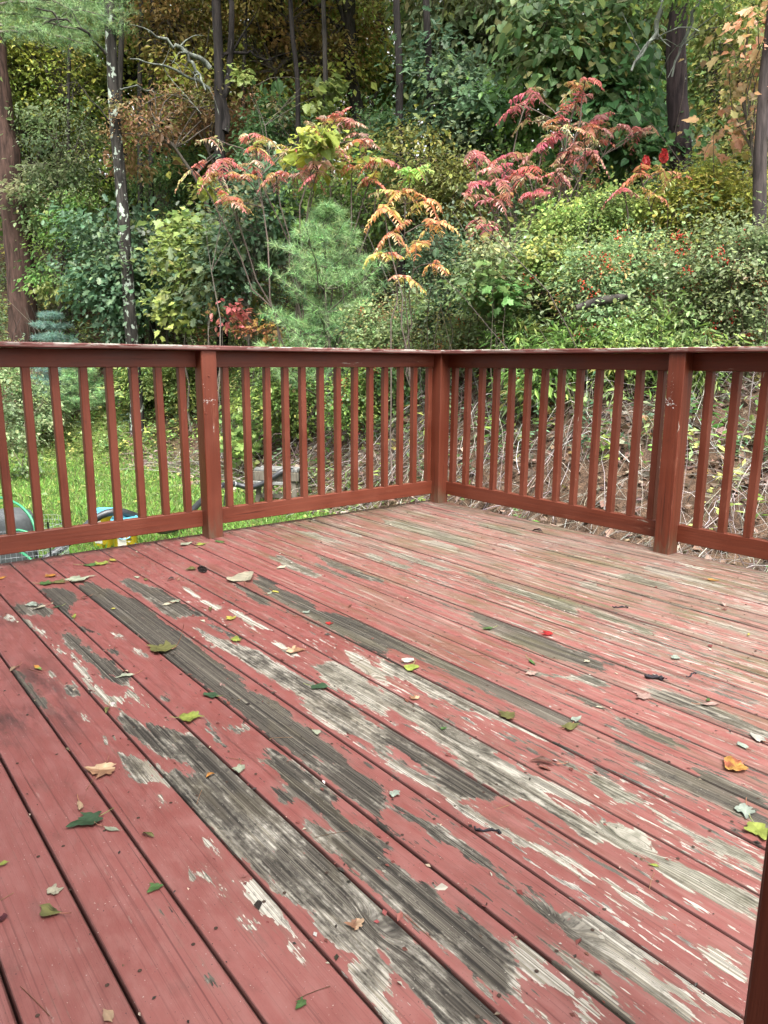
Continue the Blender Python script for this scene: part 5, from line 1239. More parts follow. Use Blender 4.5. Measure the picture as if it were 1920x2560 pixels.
# brambles and wild roses along the top of the bank
BR = [
 ('wild_rose', 'arching pale green rose bush in front of the young pine', (790, 10.2), [(700,800,900,920,10),(740,770,880,850,10.2),(640,850,800,980,10.4)], 3000, 'oval', .062, 'grey', 0),
 ('wild_rose', 'grey green rose bush between young pine and slender sumac', (950, 8.0), [(880,760,1010,900,8.2),(930,820,1080,980,8.0),(1000,700,1090,840,8.3)], 3200, 'oval', .062, 'multi', 260),
 ('wild_rose', 'blue green leafy bush at the foot of the slender sumac', (1110, 8.4), [(1040,560,1150,700,8.6),(1060,680,1200,840,8.4)], 2400, 'oval', .07, 'blue', 0),
 ('wild_rose', 'olive leaved bush below the crimson sumac', (1210, 8.0), [(1130,600,1300,780,8.4),(1180,740,1340,900,7.6),(1090,780,1220,930,7.6)], 3600, 'oval', .06, 'multi', 260),
 ('bittersweet', 'yellow green bush right of the crimson sumac', (1420, 8.8), [(1330,520,1480,660,8.8),(1430,470,1600,600,9),(1300,600,1440,720,8.5)], 4600, 'oval', .06, 'lime', 0),
 ('bittersweet', 'golden yellow bush top at the right under the pink maple', (1780, 8.8), [(1700,400,1830,520,9),(1620,450,1760,600,8.8),(1780,460,1940,600,8.6)], 4400, 'oval', .06, 'yellow', 0),
 ('wild_rose', 'berry laden tangle in the middle of the right bank', (1500, 7.8), [(1400,620,1560,780,7.9),(1500,580,1680,760,8.0),(1440,740,1600,900,7.4)], 4200, 'oval', .058, 'multi', 900),
 ('wild_rose', 'berry laden tangle at the right edge of the bank', (1780, 7.4), [(1650,600,1800,780,7.6),(1780,560,1960,760,7.4),(1700,720,1900,880,7.0)], 4600, 'oval', .058, 'grey', 900),
 ('goldenrod', 'tall narrow leaved weeds behind the right post', (1640, 7.0), [(1560,780,1700,920,7.0),(1660,820,1800,960,6.8),(1480,820,1600,960,7.2)], 2200, 'lance', .13, 'lime', 0),
 ('goldenrod', 'narrow leaved weeds behind the middle of the right railing', (1400, 7.3), [(1290,860,1420,1010,7.4),(1380,800,1500,940,7.4),(1240,800,1340,940,7.6)], 2200, 'lance', .13, 'green', 160),
 ('maple_seedling', 'broad leaved bright green seedling on the middle bank', (1260, 7.8), [(1190,680,1310,780,7.9),(1260,720,1340,800,7.7)], 700, 'maple', .075, [(.10,.19,.06,3),(.13,.22,.075,2)], 0),
 ('wild_rose', 'green bush behind the balusters left of the corner post', (900, 9.6), [(800,930,960,1090,9.7),(880,900,1040,1020,9.3)], 2300, 'oval', .06, 'green', 420),
 ('wild_rose', 'deep green bush behind the balusters under the young pine', (720, 11.2), [(620,900,800,1090,11.2),(560,900,660,1040,11.6)], 3200, 'oval', .07, 'green', 0),
 ('vine', 'fresh green vine leaves behind the first baluster after the left post', (600, 11.3), [(560,1020,650,1110,11.3),(570,1080,630,1150,11.2)], 520, 'heart', .065, 'lime', 0),
 ('shrub', 'pale leafed bush behind the leftmost balusters', (30, 13.0), [(-60,900,100,1060,13),(20,940,170,1080,13.4),(-60,1050,90,1180,12.6)], 2600, 'oval', .085, 'grey', 0),
 ('shrub', 'low weeds in front of the small pine seen through the left balusters', (330, 15.0), [(300,900,420,1000,15),(360,880,470,980,15.2)], 3000, 'lance', .14, 'lime', 0),
 ('shrub', 'green thicket behind the balusters just left of the left post', (440, 13.0), [(400,880,520,1020,13),(360,920,470,1010,13.2)], 2400, 'oval', .075, 'green', 0),
]
for i, (nm, lb, base, ex, n, tp, sz, pal, nb) in enumerate(BR):
    ex = settle(ex); base = (base[0], min(e[4] for e in ex))
    plant(nm, lb, 'vine' if nm == 'vine' else 'bush' if nm in ('wild_rose', 'bittersweet', 'shrub') else 'weeds' if nm == 'goldenrod' else 'seedling', base, ex, n, tp, sz, pal, 200+i, stems=5, r0=.009, clump_n=22, clump_r=.13, droop=.3, shell=.3, twigs=.7, jit=.3, wid=1.15 if tp == 'oval' else 1.4, extra=berries(nb) if nb else None, twigcol=(.06, .052, .036))

# ------------------------------------------------------------------ ground cover
def scatter_sd(rng, n, s0, s1, d0, d1, keep):
    S = rng.uniform(s0, s1, n); D = rng.uniform(d0, d1, n); k = keep(S, D, rng.random(n)); S, D = S[k], D[k]
    xy = sd_xy(S, D); ok = ~((xy[:, 0] > -0.12) & (xy[:, 1] < 0.08)); S, D, xy = S[ok], D[ok], xy[ok]
    return S, D, np.c_[xy, terrain(S, D)]
def patchy(S, D, f=1.0): return hnoise(S*f*1.7+3, D*f*1.9+7)

def ground_cover():
    rng = np.random.default_rng(500)
    # lawn
    S, D, P = scatter_sd(rng, 230000, -9.5, 1.6, 4.9, 17.0, lambda S, D, u: (D-foot(S) < 0.4+2.3*np.exp(-((S+5.6)/1.1)**2)+0.5*patchy(S, D)) & (u < np.clip(1.2-0.06*D, .2, 1)))
    N = len(P)
    ax = unit(np.c_[rng.normal(0, .55, (N, 2)), np.full(N, 1.0)]); nr = unit(rng.normal(size=(N, 3)))
    col = pick_cols(rng, [(.150,.265,.055,3),(.190,.310,.065,3),(.110,.200,.045,2),(.280,.320,.105,1.4)], N, .2)
    tint = 1+0.25*patchy(S, D, 1.3); col = np.clip(col*tint[:, None], 0, 1)
    mb = MB(); leaves(mb, 'lance', P-[0, 0, .01], ax, nr, .06*np.exp(rng.normal(0, .3, N)), col, .9)
    tag(mb.build('grass', MLEAF), 'short green lawn grass below the left railing', 'grass', kind='stuff')
    # clover and ground weeds in the lawn and at its edge
    S, D, P = scatter_sd(rng, 26000, -9, 1.0, 6, 16, lambda S, D, u: u < np.clip(0.12+0.5*smooth((D-foot(S)+1.2)/1.2)+0.15*patchy(S, D), 0, 1))
    N = len(P); mb = MB()
    leaves(mb, 'oval', P+np.c_[np.zeros((N, 2)), rng.uniform(.01, .07, N)], unit(rng.normal(size=(N, 3))*[1, 1, .2]), unit(rng.normal(0, .4, (N, 3))+[0, 0, 1]), .05*np.exp(rng.normal(0, .3, N)), pick_cols(rng, PAL['green'], N), 1.5)
    tag(mb.build('clover', MLEAF), 'clover and low broad leaves in the lawn and along its edge', 'ground cover', kind='stuff')
    # weeds over the slope
    zone = lambda S, D: smooth((D-foot(S)-np.interp(S, [-5, -3, -1, 2, 6], [0.2, 0.7, 1.3, 1.6, 1.7]))/0.9)
    S, D, P = scatter_sd(rng, 10500, -13, 10, 5, 20, lambda S, D, u: u < zone(S, D)*(0.75+0.5*patchy(S, D))+0.09*(D-foot(S) > 0.2))
    N = len(P); per = 13
    h = rng.uniform(.18, .6, N)*np.where(S < -4, .85, 1)
    f = rng.uniform(.1, 1, (N, per)); lean = rng.normal(0, .2, (N, 2))
    pos = P[:, None, :]+np.concatenate([lean[:, None, :]*(f*h[:, None])[..., None]+rng.normal(0, .045, (N, per, 2)), (f*h[:, None])[..., None]], -1)
    pos = pos.reshape(-1, 3); M_ = len(pos)
    ax = unit(np.c_[rng.normal(0, 1, (M_, 2)), rng.normal(.1, .35, M_)]); nr = unit(rng.normal(0, .4, (M_, 3))+[0, 0, 1])
    pk = rng.choice(4, N, p=[.4, .25, .2, .15]); pn = ['multi', 'green', 'lime', 'blue']
    col = np.zeros((N, 3))
    for i in range(4):
        k = pk == i; col[k] = pick_cols(rng, PAL[pn[i]], int(k.sum()), .2)
    col = np.clip(np.repeat(col, per, 0)*np.exp(rng.normal(0, .22, (M_, 1))), 0, 1)
    half = np.repeat(rng.random(N) < .5, per)
    mb = MB(); leaves(mb, 'oval', pos[half], ax[half], nr[half], .065*np.exp(rng.normal(0, .25, half.sum())), col[half], 1.1)
    leaves(mb, 'lance', pos[~half], ax[~half], nr[~half], .11*np.exp(rng.normal(0, .25, (~half).sum())), col[~half], 1.5)
    t = np.linspace(0, 1, 3)
    SP = P[:, None, :]+np.concatenate([lean[:, None, :]*(t[None, :]*h[:, None])[..., None], (t[None, :]*h[:, None])[..., None]], -1)
    tubes_many(mb, SP, np.tile(np.array([.003, .0025, .0015]), (N, 1)), 3, np.tile([[.12, .14, .06]], (N, 1)))
    tag(mb.build('undergrowth', MLEAF), 'mixed green weeds and ferns covering the slope', 'undergrowth', kind='stuff')
    # taller leafy shoots and bare stems knit the shrubs together
    S, D, P = scatter_sd(rng, 4200, -12, 8, 7.5, 20.5, lambda S, D, u: u < smooth((D-foot(S)-2.4)/1.2)*(0.55+0.5*patchy(S, D, .8)))
    N = len(P); per = 42; h = rng.uniform(.4, 1.9, N)*np.where(S < -3, .75, 1); f = rng.random((N, per))**.7; lean = rng.normal(0, .3, (N, 2))
    arc = lean[:, None, :]*(f*f*h[:, None])[..., None]
    pos = (P[:, None, :]+np.concatenate([arc+rng.normal(0, .1, (N, per, 2)), (f*h[:, None])[..., None]], -1)).reshape(-1, 3); M_ = len(pos)
    ax = unit(np.c_[rng.normal(0, 1, (M_, 2)), rng.normal(-.1, .4, M_)]); nr = unit(rng.normal(0, .45, (M_, 3))+[0, 0, 1])
    pc = np.concatenate([np.array(PAL['any']), np.array([(.30,.12,.07,.35),(.34,.30,.08,.5)])])
    col = np.clip(np.repeat(pick_cols(rng, pc, N, .2), per, 0)*np.exp(rng.normal(0, .24, (M_, 1))), 0, 1)
    mb = MB(); leaves(mb, 'oval', pos, ax, nr, np.repeat(rng.uniform(.05, .085, N), per)*np.exp(rng.normal(0, .2, M_)), col, 1.05)
    t = np.linspace(0, 1, 5); SP = P[:, None, :]+np.concatenate([lean[:, None, :]*(t[None]**2*h[:, None])[..., None], (t[None]*h[:, None])[..., None]], -1)
    tubes_many(mb, SP, np.linspace(.006, .002, 5)[None]*np.ones((N, 1)), 3, np.tile([[.13, .11, .07]], (N, 1)))
    tag(mb.build('thicket', MLEAF), 'leafy shoots knitting the shrubs together on the slope', 'undergrowth', kind='stuff')
    N = 520; S = rng.uniform(-9, 8, N); D = foot(S)+rng.uniform(2.0, 9, N); xy = sd_xy(S, D); P = np.c_[xy, terrain(S, D)]
    t = np.linspace(0, 1, 6); h = rng.uniform(.5, 2.2, N); ln = rng.normal(0, .22, (N, 2)); bd = rng.normal(0, .25, (N, 2))
    SP = P[:, None, :]+np.concatenate([ln[:, None, :]*(t[None]*h[:, None])[..., None]+bd[:, None, :]*(t[None]**2*h[:, None])[..., None]+rng.normal(0, .02, (N, 6, 2)), (t[None]*h[:, None]*.95)[..., None]], -1)
    mb = MB(); tubes_many(mb, SP, np.linspace(1, .35, 6)[None]*rng.uniform(.004, .011, N)[:, None], 4, pick_cols(rng, [(.10,.085,.07,3),(.15,.135,.115,1),(.06,.048,.04,2)], N, .15))
    tag(mb.build('bare_stems', MTWIG), 'thin bare stems standing among the shrubs', 'brush', kind='stuff')
    # fallen leaves all over the bank and the forest floor
    S, D, P = scatter_sd(rng, 60000, -9, 9, 3.2, 17, lambda S, D, u: (D-foot(S) > -0.5+0.3*patchy(S, D)) & (S > -5.2) & (u < 1-0.035*D))
    N = len(P); mb = MB()
    leaves(mb, 'diamond', P+np.c_[np.zeros((N, 2)), rng.uniform(.0, .05, N)], unit(rng.normal(size=(N, 3))*[1, 1, .45]), unit(rng.normal(0, .6, (N, 3))+[0, 0, 1]), .075*np.exp(rng.normal(0, .3, N)), pick_cols(rng, PAL['litter'], N, .3), 1.3)
    tag(mb.build('leaf_litter', MLEAF_FALL), 'brown dead leaves lying over the bank', 'leaf litter', kind='stuff')
    # grey dead canes
    zone2 = lambda S, D: (D-foot(S) > -0.45) & (D-foot(S) < np.interp(S, [-5, -4, -1, 2, 6], [0.9, 1.3, 3.0, 3.5, 3.6]))
    S, D, P = scatter_sd(rng, 17000, -4.9, 7, 3.2, 13, lambda S, D, u: zone2(S, D) & (u < np.where(S < -3.5, .75, np.where(S < -1, .42, .58))*(0.7+0.6*patchy(S, D))))
    N = len(P); n = 7; t = np.linspace(0, 1, n)
    a = rng.uniform(0, 2*math.pi, N); L = rng.uniform(.25, 1.25, N); hgt = L*np.abs(rng.normal(.18, .22, N))
    q = np.stack([np.cos(a), np.sin(a)], -1)*L[:, None]
    bend = rng.normal(0, .35, (N, 2))*L[:, None]
    X = P[:, None, :2]+q[:, None, :]*t[None, :, None]+bend[:, None, :]*(t*t)[None, :, None]+rng.normal(0, .012, (N, n, 2))
    sS, sD = to_sd(X[..., 0], X[..., 1])
    Z = terrain(sS, sD)+.015+hgt[:, None]*np.sin(math.pi*np.clip(t*rng.uniform(.6, 1.0, N)[:, None], 0, 1))+rng.uniform(0, .08, N)[:, None]
    CP = np.concatenate([X, Z[..., None]], -1)
    inside = ((CP[..., 0] > -0.15) & (CP[..., 1] < 0.1) & (CP[..., 2] > -.4)).any(1)
    CP = CP[~inside]; N = len(CP)
    rad = np.linspace(1, .45, n)[None]*rng.uniform(.0018, .005, N)[:, None]
    cc = pick_cols(rng, [(.15,.13,.115,4),(.21,.19,.17,3),(.32,.30,.28,1.5),(.075,.06,.05,2.5)], N, .15)
    mb = MB(); tubes_many(mb, CP, rad, 3, cc)
    tag(mb.build('dead_brush', MTWIG), 'tangle of grey dead canes and twigs on the bank', 'brush', kind='stuff')
ground_cover()

# ------------------------------------------------------------------ things on the lawn
def lathe(mb, prof, c=(0, 0, 0), seg=24, col=(1, 1, 1), sq=0.0, smooth=True):
    """prof: (radius, z); sq > 0 squares the plan a little"""
    th = np.arange(seg)*2*math.pi/seg
    k = (np.abs(np.cos(th))**(2+6*sq)+np.abs(np.sin(th))**(2+6*sq))**(-1/(2+6*sq))
    V = np.concatenate([np.stack([r*k*np.cos(th), r*k*np.sin(th), np.full(seg, z)], -1) for r, z in prof])+np.asarray(c)
    T = []
    for j in range(len(prof)-1):
        for i in range(seg):
            a, b = j*seg+i, j*seg+(i+1) % seg; T += [[a, b, b+seg], [a, b+seg, a+seg]]
    n = (len(prof)-1)*seg
    T += [[n, n+i, n+i+1] for i in range(1, seg-1)]+[[0, i+1, i] for i in range(1, seg-1)]
    mb.add(V, T, col, smooth)
MYEL = mat_plain('yellow_plastic', (.50, .36, .02), .35, .5, .06)
MBLUE = mat_plain('blue_plastic', (.07, .30, .40), .35, .5, .06)
MLABEL = mat_plain('paper_label', (.36, .35, .30), .7, .3, .08)
MBLACK = mat_plain('black_rubber', (.018, .019, .022), .45, .5, .2)
MGRN = mat_plain('green_hose', (.02, .20, .09), .4, .5, .1)
MGREY = mat_plain('dark_grey_plastic', (.055, .06, .062), .6, .4, .15)
MTAPE = mat_plain('silver_tape', (.25, .25, .26), .4, .5, .1)
MTEAL = mat_plain('teal_print', (.02, .14, .13), .5, .4, .1)
MOLDW = mat_bark('weathered_grey_wood', (.05, .042, .032), (.13, .115, .09))
MPALEW = mat_bark('bleached_plank', (.08, .08, .075), (.18, .18, .17))
MWIRE = mat_plain('galvanised_wire', (.30, .32, .34), .4, .6, .1)
MCREAM = mat_plain('pale_plastic', (.42, .44, .34), .5, .4, .08)

def pail(x, D, label, rz, emblem):
    b = ground_at(x, D); root = empty('plastic_pail', b, label, 'pail', 'yellow pails on the lawn', rz)
    mb = MB(); lathe(mb, [(.098, 0), (.102, .008), (.112, .33), (.118, .335), (.118, .352), (.112, .354)], seg=32, sq=.35); mb.build('body', MYEL, root)
    mb = MB(); lathe(mb, [(.121, .345), (.124, .35), (.124, .378), (.119, .386), (.108, .386), (.104, .380)], seg=32, sq=.35); lid = mb.build('lid', MBLUE, root)
    # printed label: a pale panel with a round black emblem and lines of small print
    fr = .1085
    def panel(nm, u0, u1, z0, z1, mat, d):
        mb = MB(); mb.add([(fr+d-(.006*(1-z0/.33)), u0, z0), (fr+d-(.006*(1-z0/.33)), u1, z0), (fr+d-(.006*(1-z1/.33)), u1, z1), (fr+d-(.006*(1-z1/.33)), u0, z1)], [[0, 1, 2], [0, 2, 3]]); return mb.build(nm, mat, root)
    panel('label', -.062, .016, .06, .30, MLABEL, .003)
    mb = MB(); th = np.linspace(0, 2*math.pi, 15)[:-1]
    mb.add([(fr+.0045, -.023, .235)]+[(fr+.0045, -.023+.026*math.cos(t), .235+.026*math.sin(t)) for t in th], [[0, i, i % 14+1] for i in range(1, 15)]); mb.build('emblem', MBLACK, root)
    mb = MB(); th = np.linspace(0, 2*math.pi, 13)[:-1]
    mb.add([(fr+.0055, -.023, .235)]+[(fr+.0055, -.023+.013*math.cos(t)*(1 if i % 2 else .5), .235+.016*math.sin(t)*(1 if i % 2 else .6)) for i, t in enumerate(th)], [[0, i, i % 12+1] for i in range(1, 13)]); mb.build('emblem_mark', MLABEL, root)
    for i in range(7):
        panel('print_line', .026, .066-.012*(i % 3), .255-.022*i, .264-.022*i, MBLACK if i % 2 else MLABEL, .003)
    if emblem:
        mb = MB(); mb.add([(fr-.006+.004, .085, .13)]+[(fr-.03, .085+.022*math.cos(t), .13+.022*math.sin(t)) for t in th], [[0, i, i % 12+1] for i in range(1, 13)]); mb.build('round_print', MTEAL, root)
    # wire bail folded down the side
    mb = MB(); t = np.linspace(-1.2, 1.2, 13); tube(mb, np.stack([.118*np.cos(t)+.008, .122*np.sin(t), .30-.10*np.cos(t*1.3)], -1), .004, 5); mb.build('handle', MBLUE, root)
    return root
face = math.atan2(-fh[1], -fh[0])
pail(232, 7.25, 'yellow pail with blue lid, the rear one of two under the black hose', face-.1, False)
pail(284, 6.9, 'yellow pail with blue lid, the front one of two under the black hose', face+.25, True)

def spline(P, n):
    P = np.asarray(P, float); t = np.r_[0, np.cumsum(np.linalg.norm(np.diff(P, axis=0), axis=1))]; tt = np.linspace(0, t[-1], n)
    Q = np.stack([np.interp(tt, t, P[:, i]) for i in range(P.shape[1])], -1)
    for _ in range(3): Q[1:-1] = (Q[:-2]+2*Q[1:-1]+Q[2:])/4
    return Q
HOSE = [(40,1440,6.3),(108,1402,6.5),(150,1374,6.6),(190,1342,6.7),(220,1308,6.75),(248,1288,6.8),(282,1276,6.85),(315,1280,6.95),(350,1295,7.1),(400,1330,7.4),(445,1320,7.8),(482,1274,8.2),(510,1246,8.6),(535,1222,9.0),(560,1211,9.3),(588,1207,9.4),(605,1216,9.45),(628,1221,9.4),(655,1211,9.35),(672,1200,9.35),(688,1192,9.35),(703,1177,9.35),(721,1169,9.4),(738,1181,9.5),(751,1201,9.65),(755,1228,9.8),(756,1262,9.9)]
hb = ground_at(250, 6.8)
root = empty('drain_hose', hb, 'thick black hose snaking over the pails and the old bench', 'hose')
Q = spline([at(*h) for h in HOSE], 90)-hb
rr = .036+.0016*np.sin(np.arange(90)*2.4)
mb = MB(); tube(mb, Q, rr, 10); mb.build('tube', MBLACK, root)
for i in (57, 59, 62):
    mb = MB(); tube(mb, Q[i:i+2]+(Q[i+1]-Q[i])*np.array([[.2], [-.55]]), .0395, 10); mb.build('tape_band', MTAPE, root)
mb = MB(); tube(mb, spline([at(560,1212,9.25), at(565,1225,9.2), at(561,1245,9.2), at(560,1275,9.2)], 12)-hb, .008, 5); mb.build('strap', MBLACK, root)

def bench():
    b = ground_at(694, 9.6); ang = math.atan2(rh[1], rh[0])-.18
    root = empty('wooden_bench', b, 'small weathered wooden bench with the black hose lying over it', 'bench', None, ang)
    def bar(nm, lo, hi, m, ax, rot=None):
        mb = MB(); bbox_mesh(mb, lo, hi, .004, ax); o = mb.build(nm, m, root)
        if rot: o.rotation_euler = rot
        return o
    bar('seat_plank', (-.30, -.16, .452), (.28, -.04, .487), MPALEW, 0); bar('seat_plank', (-.27, -.035, .4525), (.30, .085, .4875), MPALEW, 0)
    bar('beam', (-.31, -.20, .335), (.31, -.165, .45), MOLDW, 0); bar('beam', (-.30, .09, .34), (.30, .125, .45), MOLDW, 0)
    bar('lower_plank', (-.34, -.26, .29), (.16, -.205, .33), MPALEW, 0)
    for sx in (-1, 1):
        for sy in (-1, 1):
            mb = MB(); bbox_mesh(mb, (-.03, -.02, -.36), (.03, .02, .0), .003, 2); o = mb.build('leg', MOLDW, root)
            o.location = (sx*.23, sy*.115-.03, .334); o.rotation_euler = (sy*.14, -sx*.1, 0)
    bar('stretcher', (-.25, -.165, .10), (.25, -.135, .15), MOLDW, 0)
bench()

def wire_cage():
    b = ground_at(10, 6.0); root = empty('wire_cage', b, 'round chicken wire cage on the lawn at the left edge', 'cage')
    mb = MB(); R0 = .36; Hh = .52
    th = np.linspace(0, 2*math.pi, 57)
    for z in np.linspace(.01, Hh, 13):
        tube(mb, np.stack([R0*np.cos(th), R0*np.sin(th), z+.006*np.sin(5*th+z*9)], -1), .0013, 3, cap=False)
    for t in th[:-1]:
        z = np.linspace(0, Hh, 6); tube(mb, np.stack([R0*math.cos(t)+.004*np.sin(z*30), R0*math.sin(t)+0*z, z], -1), .0013, 3, cap=False)
    mb.build('wire_mesh', MWIRE, root)
    for t in (.4, 2.6, 4.4):
        mb = MB(); tube(mb, [(R0*math.cos(t), R0*math.sin(t), -.15), (R0*math.cos(t), R0*math.sin(t), Hh*.5), (R0*math.cos(t), R0*math.sin(t), Hh+.05)], .008, 6); mb.build('stake', MBLACK, root)
    b2 = ground_at(-12, 6.35); r2 = empty('compost_bin', b2, 'dark grey ribbed bin cut off by the left edge', 'bin')
    mb = MB(); lathe(mb, [(.17, 0), (.185, .02), (.19, .28), (.183, .30)], seg=28); mb.build('body', MGREY, r2)
    mb = MB(); lathe(mb, [(.176, .30), (.176, .335)], seg=28); mb.build('band', MBLACK, r2)
    mb = MB(); lathe(mb, [(.183, .335), (.19, .36), (.188, .50), (.165, .55), (.10, .575), (.02, .58)], seg=28); mb.build('lid', MGREY, r2)
    b3 = ground_at(60, 6.0); r3 = empty('garden_hose', b3, 'green garden hose looped beside the grey bin', 'hose')
    P = [at(-30,1238,6.1), at(20,1248,6.0), at(52,1264,5.95), at(76,1290,5.9), at(92,1330,5.85), at(80,1335,5.8), at(40,1322,5.8), at(10,1350,5.8), at(30,1372,5.8), at(56,1382,5.75), at(82,1402,5.7), at(100,1440,5.7)]
    mb = MB(); tube(mb, spline(P, 60)-b3, .0115, 8); mb.build('tube', MGRN, r3)
    b4 = ground_at(18, 5.75); b4[2] += .02; r4 = empty('plastic_dish', b4, 'pale plastic dish lying inside the chicken wire', 'dish')
    mb = MB(); lathe(mb, [(.06, .05), (.085, .06), (.11, .10), (.115, .10), (.09, .05), (.05, .035)], seg=24); mb.build('bowl', MCREAM, r4)
    mb = MB(); lathe(mb, [(.03, 0), (.05, .005), (.055, .036)], seg=20); mb.build('foot_ring', MCREAM, r4)
wire_cage()

# rocks and a log on the bank
MROCK = mat_plain('pale_rock', (.26, .22, .18), .9, .2, .4, 14)
def rock(x, y, r, label, D):
    rng = np.random.default_rng(int(x*7+y)); b = ground_at(x, D)
    import bmesh
    bm = bmesh.new(); bmesh.ops.create_icosphere(bm, subdivisions=3, radius=1)
    for v in bm.verts:
        n = v.co.normalized(); v.co = n*(r*(1+.22*math.sin(3.1*n.x+x)+.18*math.sin(4.3*n.y+y)+.12*math.sin(9*n.z+6*n.x)))
        v.co.z *= .7; v.co = Vector((round(v.co.x/(r*.22))*r*.09+v.co.x*.6, v.co.y, v.co.z))
    me = bpy.data.meshes.new('rock'); bm.to_mesh(me); bm.free(); me.materials.append(MROCK)
    o = bpy.data.objects.new('rock', me); COL.objects.link(o); o.location = b+[0, 0, r*.25]; tag(o, label, 'rock', 'rocks on the bank')
rock(868, 1210, .13, 'pale tan rock behind the balusters left of the corner post', 8.5)
rock(1455, 1240, .14, 'pale rock lying behind the balusters left of the right post', 5.9)
rock(1135, 1215, .12, 'pinkish rock just right of the corner post', 7.4)
b = ground_at(1500, 8.2); P = np.array([at(1440, 770, 8.2), at(1500, 752, 8.2), at(1570, 742, 8.1)])
mb = MB(); tube(mb, spline(P, 9)-b, [.03, .04, .045, .048, .05, .05, .046, .043, .02], 9); o = mb.build('fallen_log', MGREYBARK, None); o.location = b
tag(o, 'short grey brown log caught in the brambles on the right bank', 'log')

